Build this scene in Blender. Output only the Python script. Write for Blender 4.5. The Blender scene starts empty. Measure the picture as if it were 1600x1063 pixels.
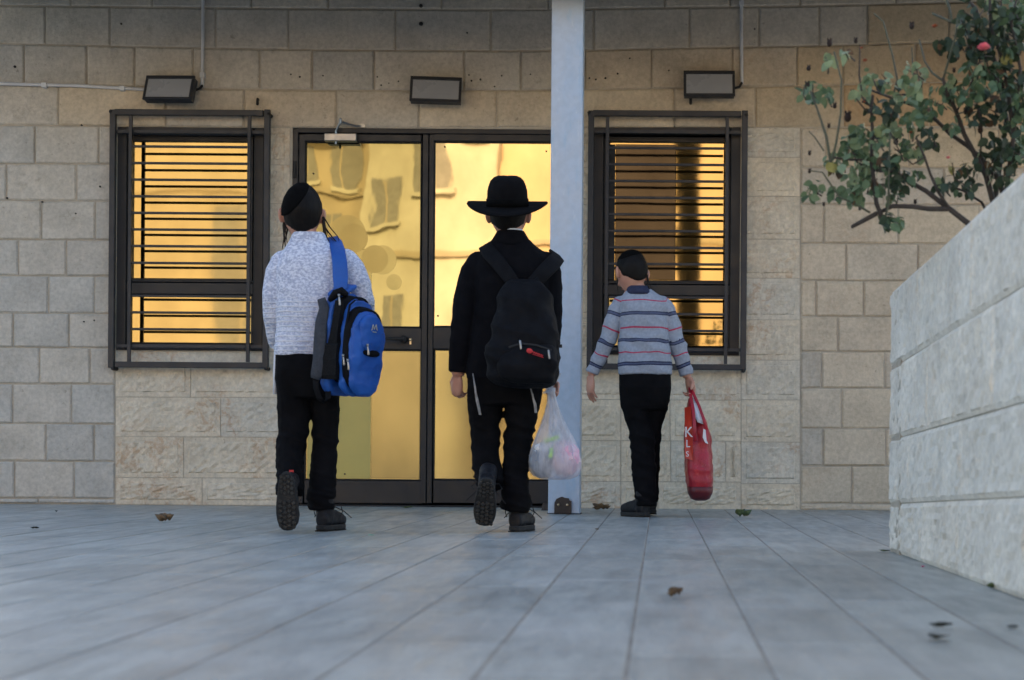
import bpy, bmesh, math, random
from mathutils import Vector, Matrix, Euler, noise as mnoise
random.seed(7)
V = Vector
C = bpy.context.scene.collection
scene = bpy.context.scene
PI = math.pi

# ---------------------------------------------------------------- camera
F, CX, CY, CAMH, ROLL = 2800.0, 1030.0, 711.0, 0.30, 0.0075     # pixels of the 1600 wide photograph
YW = 10.0                                                      # distance of the facade
cam = bpy.data.cameras.new('camera')
cam.sensor_width = 36.0
cam.lens = 36.0 * F / 1600.0
cam.shift_x = (800 - CX) / 1600.0
cam.shift_y = (CY - 531.5) / 1600.0
cam.clip_start, cam.clip_end = 0.05, 400
cam.dof.use_dof = True
cam.dof.focus_distance = 8.0
cam.dof.aperture_fstop = 5.0
camo = bpy.data.objects.new('camera', cam)
C.objects.link(camo)
cr, sr = math.cos(ROLL), math.sin(ROLL)
camo.matrix_world = Matrix(((cr, -sr, 0, 0), (0, 0, -1, 0), (sr, cr, 0, CAMH), (0, 0, 0, 1)))
scene.camera = camo

# ---------------------------------------------------------------- light
SUN_EL, SUN_AZ = math.radians(24), math.radians(8)
world = bpy.data.worlds.new('World')
scene.world = world
world.use_nodes = True
wt = world.node_tree
sky = wt.nodes.new('ShaderNodeTexSky')
sky.sky_type = 'NISHITA'
sky.sun_disc = False
sky.sun_elevation = SUN_EL
sky.sun_rotation = SUN_AZ
sky.air_density = 1.0
sky.dust_density = 2.8
sky.ozone_density = 0.6
bg = wt.nodes['Background']
bg.inputs['Strength'].default_value = 0.10
wt.links.new(sky.outputs[0], bg.inputs[0])
sun = bpy.data.lights.new('sun', 'SUN')
sun.energy = 2.0
sun.angle = math.radians(0.5)
sun.color = (1.0, 0.86, 0.66)
suno = bpy.data.objects.new('sun', sun)
C.objects.link(suno)
sdir = V((math.sin(SUN_AZ) * math.cos(SUN_EL), math.cos(SUN_AZ) * math.cos(SUN_EL), math.sin(SUN_EL)))
suno.rotation_euler = sdir.to_track_quat('Z', 'Y').to_euler()
scene.view_settings.view_transform = 'Standard'
scene.view_settings.look = 'None'
scene.view_settings.gamma = 1
scene.view_settings.use_curve_mapping = False
scene.view_settings.exposure = 2.12
scene.render.engine = 'CYCLES'
scene.cycles.use_denoising = True
scene.cycles.max_bounces = 8

# ---------------------------------------------------------------- geometry of the view
def P(px, py, Y):
    "the point at distance Y that shows at this pixel of the photograph"
    u, v = px - CX, CY - py
    return V(((u * cr - v * sr) * Y / F, Y, CAMH + (u * sr + v * cr) * Y / F))

def G(px, py, z=0.0):
    "the point of the floor that shows at this pixel"
    u, v = px - CX, CY - py
    v0 = u * sr + v * cr
    return P(px, py, (z - CAMH) * F / v0)

# ---------------------------------------------------------------- mesh builder
class MB:
    def __init__(s):
        s.v, s.f = [], []
    def add(s, vs, fs):
        n = len(s.v)
        s.v += [V(p) for p in vs]
        s.f += [tuple(i + n for i in f) for f in fs]
        return s
    def box(s, c, d, M=None):
        x, y, z = d[0] / 2, d[1] / 2, d[2] / 2
        vs = [V((a * x, b * y, e * z)) for a in (-1, 1) for b in (-1, 1) for e in (-1, 1)]
        vs = [(M @ p if M else p) + V(c) for p in vs]
        return s.add(vs, [(0, 1, 3, 2), (4, 6, 7, 5), (0, 4, 5, 1), (2, 3, 7, 6), (0, 2, 6, 4), (1, 5, 7, 3)])
    def b2(s, x0, x1, y0, y1, z0, z1):
        return s.box(((x0 + x1) / 2, (y0 + y1) / 2, (z0 + z1) / 2), (abs(x1 - x0), abs(y1 - y0), abs(z1 - z0)))
    def bev(s, x0, x1, y0, y1, z0, z1, b=0.003):
        "box with chamfered edges on its front (-y) face"
        vs = [(x0, y1, z0), (x1, y1, z0), (x1, y1, z1), (x0, y1, z1),
              (x0, y0 + b, z0), (x1, y0 + b, z0), (x1, y0 + b, z1), (x0, y0 + b, z1),
              (x0 + b, y0, z0 + b), (x1 - b, y0, z0 + b), (x1 - b, y0, z1 - b), (x0 + b, y0, z1 - b)]
        fs = [(0, 3, 2, 1), (8, 9, 10, 11)]
        for i in range(4):
            j = (i + 1) % 4
            fs += [(i, j, j + 4, i + 4), (i + 4, j + 4, j + 8, i + 8)]
        return s.add(vs, fs)
    def rings(s, R, close=True):
        n = len(R[0]); k = len(s.v)
        for r in R: s.v += [V(p) for p in r]
        for i in range(len(R) - 1):
            for j in range(n):
                a, b = k + i * n + j, k + i * n + (j + 1) % n
                s.f.append((a, b, b + n, a + n))
        if close:
            s.f.append(tuple(k + j for j in reversed(range(n))))
            s.f.append(tuple(k + (len(R) - 1) * n + j for j in range(n)))
        return s
    def tube(s, pts, rad, n=10, flat=1.0, ref=(0, 1, 0), cap=True):
        "tapered tube along points; flat scales the radius along ref"
        pts = [V(p) for p in pts]
        if not isinstance(rad, (list, tuple)): rad = [rad] * len(pts)
        R = []
        up = V(ref)
        m = len(pts)
        for i, p in enumerate(pts):
            t = (pts[min(i + 1, m - 1)] - pts[max(i - 1, 0)])
            if t.length < 1e-9: t = V((0, 0, 1))
            t.normalize()
            w = up - t * up.dot(t)
            if w.length < 1e-3: w = V((1, 0, 0)) - t * t.x
            w.normalize()
            u = w.cross(t).normalized()
            R.append([p + (u * math.cos(a) + w * math.sin(a) * flat) * rad[i] for a in [2 * PI * j / n for j in range(n)]])
        if cap:
            for e, o in (((0, 1),) if cap == 'start' else ((0, 1), (-1, -2))):
                d = (pts[e] - pts[o]).normalized() if m > 1 else V((0, 0, 1))
                extra = [[p + (q - p) * k + d * (rad[e] * h) for q in R[e]] for p, k, h in ((pts[e], .8, .45), (pts[e], .4, .75))]
                if e == 0: R = extra[::-1] + R
                else: R = R + extra
        return s.rings(R)
    def ell(s, c, r, M=None, n=16, m=10, fn=None):
        R = []
        for i in range(m + 1):
            th = PI * (i + 0.02) / (m + 0.04)
            row = []
            for j in range(n):
                a = 2 * PI * j / n
                d = V((math.sin(th) * math.cos(a), math.sin(th) * math.sin(a), -math.cos(th)))
                p = V((d.x * r[0], d.y * r[1], d.z * r[2]))
                if fn: p = fn(d, p)
                row.append((M @ p if M else p) + V(c))
            R.append(row)
        return s.rings(R)
    def slab(s, M, a, n=28, p=4.0):
        "soft box along local y: a = list of (y, half width, z0, z1, shrink)"
        R = []
        for (y, hw, z0, z1, k) in a:
            row = []
            for j in range(n):
                t = 2 * PI * j / n
                c_, s_ = math.cos(t), math.sin(t)
                x = math.copysign(abs(c_) ** (2 / p), c_) * hw * k
                z = (z0 + z1) / 2 + math.copysign(abs(s_) ** (2 / p), s_) * (z1 - z0) / 2 * k
                row.append(M @ V((x, y, z)))
            R.append(row)
        return s.rings(R)
    def mesh(s, name):
        me = bpy.data.meshes.new(name)
        me.from_pydata(s.v, [], s.f)
        bm = bmesh.new(); bm.from_mesh(me)
        bmesh.ops.recalc_face_normals(bm, faces=bm.faces)
        bm.to_mesh(me); bm.free()
        return me
    def build(s, name, mat, parent=None, smooth=False):
        return link(name, s.mesh(name), mat, parent, smooth)

def wmat(o):
    return (wmat(o.parent) @ o.matrix_parent_inverse @ o.matrix_basis) if o.parent else o.matrix_basis.copy()

def link(name, me, mat, parent=None, smooth=False):
    o = bpy.data.objects.new(name, me)
    C.objects.link(o)
    if mat is not None and not me.materials: me.materials.append(mat)
    if smooth: me.polygons.foreach_set('use_smooth', [True] * len(me.polygons))
    if parent is not None:
        o.parent = parent
        o.matrix_parent_inverse = wmat(parent).inverted()
    return o

def tag(o, label=None, cat=None, group=None, kind=None):
    if label: o['label'] = label
    if cat: o['category'] = cat
    if group: o['group'] = group
    if kind: o['kind'] = kind
    return o

def thing(name, loc, label, cat, group=None):
    o = bpy.data.objects.new(name, None)
    o.empty_display_size = .1
    C.objects.link(o); o.location = loc
    return tag(o, label, cat, group)

def fuse(mb, voxel, smooth=4, fn=None):
    "one continuous surface out of overlapping closed pieces"
    me = mb.mesh('tmp')
    o = bpy.data.objects.new('tmp', me); C.objects.link(o)
    r = o.modifiers.new('r', 'REMESH'); r.mode = 'VOXEL'; r.voxel_size = voxel
    if smooth:
        q = o.modifiers.new('s', 'SMOOTH'); q.factor = .5; q.iterations = smooth
    dg = bpy.context.evaluated_depsgraph_get(); dg.update()
    out = bpy.data.meshes.new_from_object(o.evaluated_get(dg))
    bpy.data.objects.remove(o); bpy.data.meshes.remove(me)
    if fn:
        nor = [v.normal.copy() for v in out.vertices]
        for v, nn in zip(out.vertices, nor):
            v.co = v.co + nn * fn(v.co)
    out.polygons.foreach_set('use_smooth', [True] * len(out.polygons))
    out.update()
    return out

# ---------------------------------------------------------------- materials
class NT:
    def __init__(s, name):
        s.m = bpy.data.materials.new(name); s.m.use_nodes = True
        s.t = s.m.node_tree; s.b = s.t.nodes['Principled BSDF']
        s.out = s.t.nodes['Material Output']
    def n(s, typ, **kw):
        nd = s.t.nodes.new('ShaderNode' + typ)
        for k, v in kw.items(): s.put(nd, k, v)
        return nd
    def put(s, nd, k, v):
        k2 = int(k[1:]) if k[0] == 'i' and k[1:].isdigit() else k
        if k2 not in [i.name for i in nd.inputs] and not isinstance(k2, int) and hasattr(nd, k):
            setattr(nd, k, v); return
        i = nd.inputs[k2]
        if isinstance(v, bpy.types.NodeSocket): s.t.links.new(v, i)
        elif isinstance(v, (tuple, list)) and i.type == 'RGBA' and len(v) == 3: i.default_value = (*v, 1)
        else: i.default_value = v
    def coord(s, scale=(1, 1, 1), rot=(0, 0, 0), world=False, rnd=0):
        src = s.n('NewGeometry').outputs['Position'] if world else s.n('TexCoord').outputs['Object']
        mp = s.n('Mapping'); s.put(mp, 'Vector', src); mp.inputs['Scale'].default_value = scale; mp.inputs['Rotation'].default_value = rot
        if rnd:
            oi = s.n('ObjectInfo')
            cb = s.n('CombineXYZ', X=s.math('MULTIPLY', oi.outputs['Random'], 37.0), Y=s.math('MULTIPLY', oi.outputs['Random'], 91.0), Z=s.math('MULTIPLY', oi.outputs['Random'], 53.0))
            s.put(mp, 'Location', cb.outputs[0])
        return mp.outputs[0]
    def math(s, op, a, b=0.0, c=0.0):
        nd = s.n('Math'); nd.operation = op
        for i, q in enumerate((a, b, c)):
            if i < len(nd.inputs): s.put(nd, 'i%d' % i, q)
        return nd.outputs[0]
    def noise(s, vec, scale=1.0, detail=5, rough=.55, dist=0):
        nd = s.n('TexNoise'); s.put(nd, 'Vector', vec)
        nd.inputs['Scale'].default_value = scale; nd.inputs['Detail'].default_value = detail
        nd.inputs['Roughness'].default_value = rough; nd.inputs['Distortion'].default_value = dist
        return nd.outputs['Fac']
    def mapr(s, v, a, b, c=0.0, d=1.0, smooth=True):
        nd = s.n('MapRange'); nd.interpolation_type = 'SMOOTHSTEP' if smooth else 'LINEAR'
        for i, q in enumerate((v, a, b, c, d)): s.put(nd, 'i%d' % i, q)
        return nd.outputs[0]
    def mix(s, f, a, b, blend='MIX'):
        nd = s.n('Mix'); nd.data_type = 'RGBA'; nd.blend_type = blend
        s.put(nd, 'i0', f); s.put(nd, 'i6', a); s.put(nd, 'i7', b)
        return nd.outputs[2]
    def rnd(s, lo, hi):
        return s.mapr(s.n('ObjectInfo').outputs['Random'], 0, 1, lo, hi, False)
    def scalec(s, col, f):
        "colour times a value"
        nd = s.n('VectorMath'); nd.operation = 'SCALE'; s.put(nd, 'i0', col); s.put(nd, 'Scale', f)
        return nd.outputs[0]
    def bump(s, h, strength=.3, dist=.01, normal=None):
        nd = s.n('Bump'); nd.inputs['Strength'].default_value = strength; nd.inputs['Distance'].default_value = dist
        s.put(nd, 'Height', h)
        if normal is not None: s.put(nd, 'Normal', normal)
        return nd.outputs[0]
    def done(s, col=None, rough=None, normal=None, metal=None, spec=None):
        for k, v in (('Base Color', col), ('Roughness', rough), ('Normal', normal), ('Metallic', metal), ('Specular IOR Level', spec)):
            if v is not None: s.put(s.b, k, v)
        return s.m

def simple(name, c1, c2=None, scale=8, rough=.6, metal=0, bump=0, bscale=60, spec=.5, rnd=0, det=5, bdist=.004, anis=(1, 1, 1)):
    t = NT(name); co = t.coord(anis, rnd=1 if rnd else 0)
    c2 = c2 or tuple(x * .75 for x in c1)
    col = t.mix(t.mapr(t.noise(co, scale, det), .3, .7), c1, c2)
    if rnd: col = t.scalec(col, t.rnd(1 - rnd, 1 + rnd))
    nm = t.bump(t.noise(co, bscale, 4), bump, bdist) if bump else None
    r = t.mapr(t.noise(co, scale * 2.3, 3), .3, .7, max(0, rough - .07), min(1, rough + .07))
    return t.done(col, r, nm, metal, spec)

def stone_mat(name, tones, chisel=.5, rust=0.0, joint=None, bd=.006, fine=90):
    t = NT(name)
    co = t.coord(rnd=1)
    base = t.mix(t.rnd(0, 1), tones[0], tones[1])
    r2 = t.math('FRACT', t.math('MULTIPLY', t.n('ObjectInfo').outputs['Random'], 17.3))
    base = t.mix(t.mapr(r2, .55, 1.0), base, tones[2])
    n1 = t.noise(co, 5, 6, .6)
    base = t.scalec(base, t.mapr(n1, .2, .8, .86, 1.12))
    speck = t.noise(co, 45, 5, .7)
    base = t.scalec(base, t.mapr(speck, .3, .7, .86, 1.1))
    dirt = t.mapr(t.noise(co, 9, 8, .75), .56, .72)
    base = t.mix(t.math('MULTIPLY', dirt, .35), base, (.16, .13, .10))
    pit = t.mapr(t.noise(co, 38, 2, .5), .70, .76)
    base = t.mix(t.math('MULTIPLY', pit, .3), base, (.07, .055, .045))
    if rust:
        rm = t.math('MULTIPLY', t.mapr(t.noise(co, 2.6, 2), .50, .66), t.mapr(t.noise(co, 22, 5, .7, .6), .46, .62))
        base = t.mix(t.math('MULTIPLY', rm, rust), base, (.40, .19, .065))
    c2 = t.coord((26, 26, 9), (0, math.radians(38), 0), rnd=1)
    h = t.math('ADD', t.math('MULTIPLY', t.noise(c2, 1.0, 4, .55, .4), .8), t.math('MULTIPLY', t.noise(co, fine, 5, .7), .55))
    nm = t.bump(h, chisel, bd)
    return t.done(base, .85, nm, 0, .25)

M = {}
M['ashlar'] = stone_mat('ashlar_stone', [(.53, .485, .41), (.49, .455, .395), (.46, .44, .395)], .8)
M['ashlar_warm'] = stone_mat('ashlar_stone_warm', [(.56, .475, .355), (.52, .445, .345), (.48, .43, .355)], .6, .12)
M['rough'] = stone_mat('rough_stone', [(.68, .59, .45), (.64, .565, .445), (.61, .56, .465)], 1.0, .42, bd=.012, fine=70)
M['ochre'] = stone_mat('glow_ochre_stone', [(.48, .35, .215), (.45, .335, .21), (.42, .33, .22)], .5, .3)  # orange glow of reflected sun painted into the stone colour
M['glow_amber'] = stone_mat('glow_amber_stone', [(.53, .43, .295), (.50, .415, .295), (.47, .40, .30)], .6, .2)  # weaker step of the same painted sun glow
M['planter'] = stone_mat('planter_stone', [(.84, .79, .69), (.81, .77, .68), (.85, .79, .68)], 1.0, .12, bd=.014, fine=60)
M['mortar'] = simple('mortar', (.47, .42, .34), (.37, .325, .26), 12, .95, bump=.5, bscale=120)
M['mortar_light'] = simple('mortar_light', (.48, .44, .36), (.42, .38, .31), 12, .95, bump=.4, bscale=120)
M['alu'] = simple('anthracite_aluminium', (.021, .0215, .024), (.016, .0165, .019), 6, .45, 0, .05, 200, .35)
M['steel_dark'] = simple('dark_painted_steel', (.030, .032, .038), (.022, .024, .029), 9, .45, 0, .08, 150, .35)
M['rubber'] = simple('black_rubber', (.012, .012, .013), None, 9, .7)
M['silver'] = simple('brushed_silver', (.34, .34, .34), (.26, .26, .26), 20, .35, 1)
M['lamp_body'] = simple('lamp_grey_paint', (.040, .044, .050), None, 10, .5)
M['lamp_glass'] = simple('lamp_frosted_glass', (.30, .31, .33), (.27, .28, .30), 4, .3)
M['pipe'] = simple('grey_plastic_pipe', (.62, .64, .66), (.52, .53, .55), 6, .5)
M['bracket'] = simple('brown_iron', (.045, .028, .02), (.03, .02, .015), 30, .6, bump=.2)
M['bolt'] = simple('brass_bolt', (.75, .62, .42), None, 30, .35, 1)
M['skin'] = simple('skin', (.52, .27, .185), (.43, .20, .135), 14, .5, bump=.08, bscale=180)
M['hair'] = simple('black_hair', (.0045, .0038, .0034), (.008, .0065, .0055), 30, .6, bump=.5, bscale=120, spec=.15, anis=(1, 1, .25))
M['payot'] = simple('brown_hair', (.020, .012, .008), (.010, .007, .005), 30, .55, spec=.2)
M['velvet'] = simple('black_velvet', (.003, .003, .003), (.0045, .0045, .0045), 40, .95, spec=.05)
M['felt'] = simple('black_felt', (.0045, .0045, .0052), (.007, .007, .008), 20, .95, bump=.2, bscale=300, spec=.08)
M['black_cloth'] = simple('black_wool_cloth', (.0042, .0044, .0060), (.0065, .0067, .0088), 14, .9, bump=.3, bscale=400, spec=.08)
M['trouser'] = simple('black_trouser_cloth', (.0045, .0045, .0052), (.0068, .0068, .0080), 12, .9, bump=.3, bscale=350, spec=.08)
M['boot'] = simple('black_boot_leather', (.0075, .008, .0105), (.014, .0145, .018), 25, .55, bump=.35, bscale=140, spec=.25)
M['sole'] = simple('worn_rubber_sole', (.022, .021, .020), (.012, .012, .012), 22, .85, bump=.5, bscale=120)
M['tread'] = simple('scuffed_tread', (.050, .047, .042), (.024, .023, .021), 40, .85, bump=.5, bscale=150)
M['lace'] = simple('black_lace', (.012, .012, .013), None, 20, .8)
M['blue'] = simple('blue_nylon', (.006, .095, .42), (.005, .070, .33), 9, .55, bump=.25, bscale=260)
M['black_nylon'] = simple('black_nylon', (.0048, .0052, .0072), (.0034, .0036, .005), 12, .75, bump=.4, bscale=260, spec=.15)
M['mesh_net'] = simple('black_mesh_net', (.005, .005, .006), (.010, .010, .011), 120, .8, bump=.5, bscale=500, spec=.15)
M['pad'] = simple('grey_padded_mesh', (.040, .046, .060), (.026, .030, .040), 60, .8, bump=.4, bscale=500)
M['red_logo'] = simple('red_print', (.55, .02, .025), None, 30, .5)
M['white_cloth'] = simple('white_cotton', (.72, .74, .78), (.62, .64, .70), 20, .8, bump=.2, bscale=200)
M['tassel'] = simple('grey_white_string', (.42, .42, .42), (.25, .25, .25), 60, .8)
M['navy'] = simple('navy_knit', (.016, .022, .062), (.012, .016, .045), 40, .8, bump=.3, bscale=400)
M['eye_white'] = simple('eye_white', (.75, .72, .68), None, 5, .25)
M['lip'] = simple('lip', (.42, .15, .12), None, 9, .45)
M['soil'] = simple('soil', (.055, .040, .028), (.03, .022, .015), 14, .95, bump=.8, bscale=30, bdist=.02)
# ---------------------------------------------------------------- floor
def floor_mat():
    t = NT('grey_plank_tile')
    co = t.coord(world=True)
    st = t.coord((13, 2.2, 1), world=True)
    base = t.mix(t.mapr(t.noise(st, 1.0, 6, .6, .5), .30, .70), (.39, .41, .385), (.265, .28, .268))
    cloud = t.mapr(t.noise(co, 2.2, 5, .6), .42, .68)
    base = t.mix(t.math('MULTIPLY', cloud, .6), base, (.42, .43, .41))
    spot = t.mapr(t.noise(co, 7, 6, .75), .60, .74)
    base = t.mix(t.math('MULTIPLY', spot, .35), base, (.20, .165, .13))
    fine_ = t.noise(t.coord((150, 26, 1), world=True), 1.0, 4, .6)
    base = t.scalec(base, t.mapr(fine_, .3, .7, .93, 1.06))
    base = t.scalec(base, t.rnd(.88, 1.09))
    h = t.noise(t.coord((60, 8, 1), world=True), 1.0, 5, .6)
    return t.done(base, t.mapr(t.noise(st, 2.0, 4), .3, .7, .34, .50), t.bump(h, .18, .004), 0, .45)
M['tile'] = floor_mat()
M['grout'] = simple('floor_grout', (.30, .28, .245), (.22, .195, .165), 10, .95, bump=.3)
M['paving'] = simple('pale_paving', (.13, .125, .115), (.10, .096, .088), 3, .9, bump=.3, bscale=30)

ground = MB().add([(-120, -120, -.012), (120, -120, -.012), (120, 120, -.012), (-120, 120, -.012)], [(0, 1, 2, 3)]).build('ground', M['paving'])
tag(ground, kind='structure')
floor = MB().add([(-9, -3, -.0016), (9, -3, -.0016), (9, YW + .02, -.0016), (-9, YW + .02, -.0016)], [(0, 1, 2, 3)]).build('floor', M['grout'])
tag(floor, kind='structure')
TW, TL = 0.203, 0.61
def tile_mesh(w, l):
    b, h = .0018, .0010
    m = MB().add([(-w / 2, -l / 2, -.004), (w / 2, -l / 2, -.004), (w / 2, l / 2, -.004), (-w / 2, l / 2, -.004),
                  (-w / 2, -l / 2, -h), (w / 2, -l / 2, -h), (w / 2, l / 2, -h), (-w / 2, l / 2, -h),
                  (-w / 2 + b, -l / 2 + b, 0), (w / 2 - b, -l / 2 + b, 0), (w / 2 - b, l / 2 - b, 0), (-w / 2 + b, l / 2 - b, 0)],
                 [(8, 9, 10, 11)] + [(i, (i + 1) % 4, (i + 1) % 4 + 4, i + 4) for i in range(4)] + [(i + 4, (i + 1) % 4 + 4, (i + 1) % 4 + 8, i + 8) for i in range(4)])
    return m.mesh('floor_tile')
GAP = .0060
full = tile_mesh(TW - GAP, TL - .0035)
full.materials.append(M['tile'])
rest = MB()
x0 = G(977, 1062).x           # a joint between two rows of tiles
ntile = 0
cells = []
for i in range(-34, 18):
    xc = x0 + (i + .5) * TW
    off = ((i * 0.37) % 1.0) * TL
    k = 0
    y = YW - .008
    first = TL - off if off > .10 else TL
    while y > -1.2:
        l = first if k == 0 else TL
        cells.append((xc, y - l / 2, l)); y -= l; k += 1
inview, outview = [], []
for (xc, yc, l) in cells:
    ok = False
    if yc > 1.9:
        for yy in (yc - l / 2, yc + l / 2):
            for xx in (xc - .11, xc + .11):
                if yy > 2.2:
                    px = CX + xx * F / yy
                    if -25 < px < 1625: ok = True
    if xc > .76 and yc < 5.5: ok = False
    (inview if ok else outview).append((xc, yc, l))
inview.sort(key=lambda c: c[1])
for n, (xc, yc, l) in enumerate(inview):
    if n >= 300: outview.append((xc, yc, l)); continue
    me = full if abs(l - TL) < 1e-6 else tile_mesh(TW - GAP, l - .0035)
    o = link('floor_tile', me, M['tile'], floor)
    o.location = (xc, yc, random.uniform(-.0005, .0007)); o.matrix_parent_inverse = Matrix()
for (xc, yc, l) in outview:
    me = tile_mesh(TW - GAP, l - .0035)
    rest.add([v.co + V((xc, yc, 0)) for v in me.vertices], [tuple(p.vertices) for p in me.polygons])
    bpy.data.meshes.remove(me)
tag(rest.build('floor_tile_rest', M['tile'], floor), kind='stuff')

# ---------------------------------------------------------------- the facade
WX0, WX1 = P(-140, 400, YW).x, P(1900, 400, YW).x
bld = thing('school_building', (0, YW + .2, 0), 'pale limestone building with a glazed double door between two barred windows', 'building')
YB = YW + .003        # face of the mortar behind the stones
def px_x(px, py): return P(px, py, YW).x
def px_z(px, py): return P(px, py, YW).z
def lerp_tab(tab, x):
    if x <= tab[0][0]: return tab[0][1]
    for (a, b), (c, d) in zip(tab, tab[1:]):
        if x <= c: return b + (d - b) * (x - a) / (c - a)
    return tab[-1][1]
OPEN = {'win1': (182, 411, 199, 548), 'door': (455, 884, 201, 789), 'win2': (927, 1156, 197, 555)}
H_B = 6.4
def opening_box(k):
    a, b, c, d = OPEN[k]
    return px_x(a, (c + d) / 2), px_x(b, (c + d) / 2), px_z((a + b) / 2, d), px_z((a + b) / 2, c)
wall = MB()
ob = {k: opening_box(k) for k in OPEN}
ztop = 2.98
xs = [WX0, ob['win1'][0], ob['win1'][1], ob['door'][0], ob['door'][1], ob['win2'][0], ob['win2'][1], WX1]
for i, k in ((0, None), (1, 'win1'), (2, None), (3, 'door'), (4, None), (5, 'win2'), (6, None)):
    a, b = xs[i], xs[i + 1]
    if k is None: wall.b2(a, b, YB, YB + .25, -.05, H_B)
    else:
        z0, z1 = ob[k][2], ob[k][3]
        if k != 'door': wall.b2(a, b, YB, YB + .25, -.05, z0)
        wall.b2(a, b, YB, YB + .25, z1, H_B)
wl = wall.build('wall', M['mortar'], bld)
# the rest of the building volume (roof, sides, dark rooms behind the mirror glass)
core = MB()
core.b2(WX0, WX1, YW + 11.8, YW + 12, -.05, H_B)
core.b2(WX0 , WX0 + .2, YW + .27, YW + 11.8, -.05, H_B)
core.b2(WX1 - .2, WX1, YW + .27, YW + 11.8, -.05, H_B)
core.build('outer_wall', M['mortar_light'], bld)
MB().b2(WX0 - .1, WX1 + .1, YW + .0, YW + 12.1, H_B + .003, H_B + .25).build('roof', M['mortar_light'], bld)
MB().b2(WX0 + .21, WX1 - .21, YW + .8, YW + .9, -.04, H_B - .01).build('inner_wall', M['black_nylon'], bld)

J = [  # horizontal joints of the top courses, as (x, y) of the photograph
    [(0, -56), (800, -50), (1600, -62)],
    [(-140, 6), (0, 9), (460, 14), (850, 16), (1100, 12), (1300, 9), (1600, 2), (1900, -4)],
    [(-140, 64), (0, 69), (460, 78), (700, 80), (870, 80), (1000, 77), (1240, 73), (1400, 69), (1600, 62), (1900, 54)],
    [(-140, 128), (0, 132), (300, 139), (460, 141), (700, 142), (860, 141), (950, 140), (1240, 135), (1400, 131), (1600, 125), (1900, 116)],
    [(-140, 193), (0, 195.5), (170, 198), (450, 200), (860, 200), (1190, 200), (1300, 199), (1600, 197), (1900, 192)]]
TOPX = [[-140, 30, 180, 330, 480, 640, 790, 930, 1090, 1240, 1400, 1560, 1720, 1900],
        [-140, -30, 111, 238, 393, 513, 690, 857, 1039, 1141, 1250, 1400, 1545, 1700, 1900],
        [-140, -60, 71, 172, 337, 451, 618, 767, 928, 1077, 1186, 1280, 1355, 1482, 1620, 1760, 1900],
        [-140, -70, 38, 136, 211, 302, 406, 488, 585, 725, 814, 915, 1018, 1144, 1245, 1317, 1430, 1560, 1700, 1900],
        [-140, -40, 92, 259, 382, 526, 655, 776, 893, 1054, 1180, 1318, 1452, 1590, 1740, 1900]]
BASE = [(-140, 786), (0, 787), (450, 790.5), (900, 794), (1390, 800), (1900, 804)]
LEFTJ = [197, 256.5, 314, 375, 431.5, 490, 543.5, 600.5, 662.5, 721, 779]
LEFTX = [[-140, -60, 55, 155], [-140, 10.6, 120], [-140, -50, 65, 149.5], [-140, -70, 29, 104], [-140, -30, 76, 148],
         [-140, -70, 21, 108], [-140, -50, 62, 141], [-140, -80, 20, 112], [-140, -30, 72, 147], [-140, -70, 23, 116]]
RIGHTJ = [199.5, 262, 320, 381, 439, 495, 550, 607, 670, 728.5, 787]
RIGHTX = [[1251, 1290, 1420, 1560, 1690, 1900], [1251, 1380, 1475, 1600, 1720, 1900], [1251, 1287, 1403, 1530, 1660, 1900], [1251, 1322, 1434, 1580, 1700, 1900],
          [1251, 1275, 1349, 1450, 1600, 1900], [1251, 1309, 1420, 1560, 1900], [1251, 1284, 1382, 1500, 1900],
          [1251, 1315, 1425, 1560, 1900], [1251, 1286, 1384, 1500, 1900], [1251, 1331, 1440, 1580, 1900]]
flat = lambda y, k=.006: [(-140, y - 140 * k), (1900, y + k * 1900)]
def course(y, xmid, k=.006): return [(-140, y + k * (-140 - xmid)), (1900, y + k * (1900 - xmid))]

def stone(x0, x1, top, bot, kind, mat):
    "one facing stone between two px columns and two joints"
    g = 1.15 if kind == 'a' else .55
    q = []
    for (x, tab, sx, sy) in ((x0, bot, 1, -1), (x1, bot, -1, -1), (x1, top, -1, 1), (x0, top, 1, 1)):
        q.append(P(x + sx * g * random.uniform(.7, 1.25), lerp_tab(tab, x) + sy * g * random.uniform(.7, 1.25), YW))
    return stone_q(q, V((0, -1, 0)), kind, mat, wl)

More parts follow.
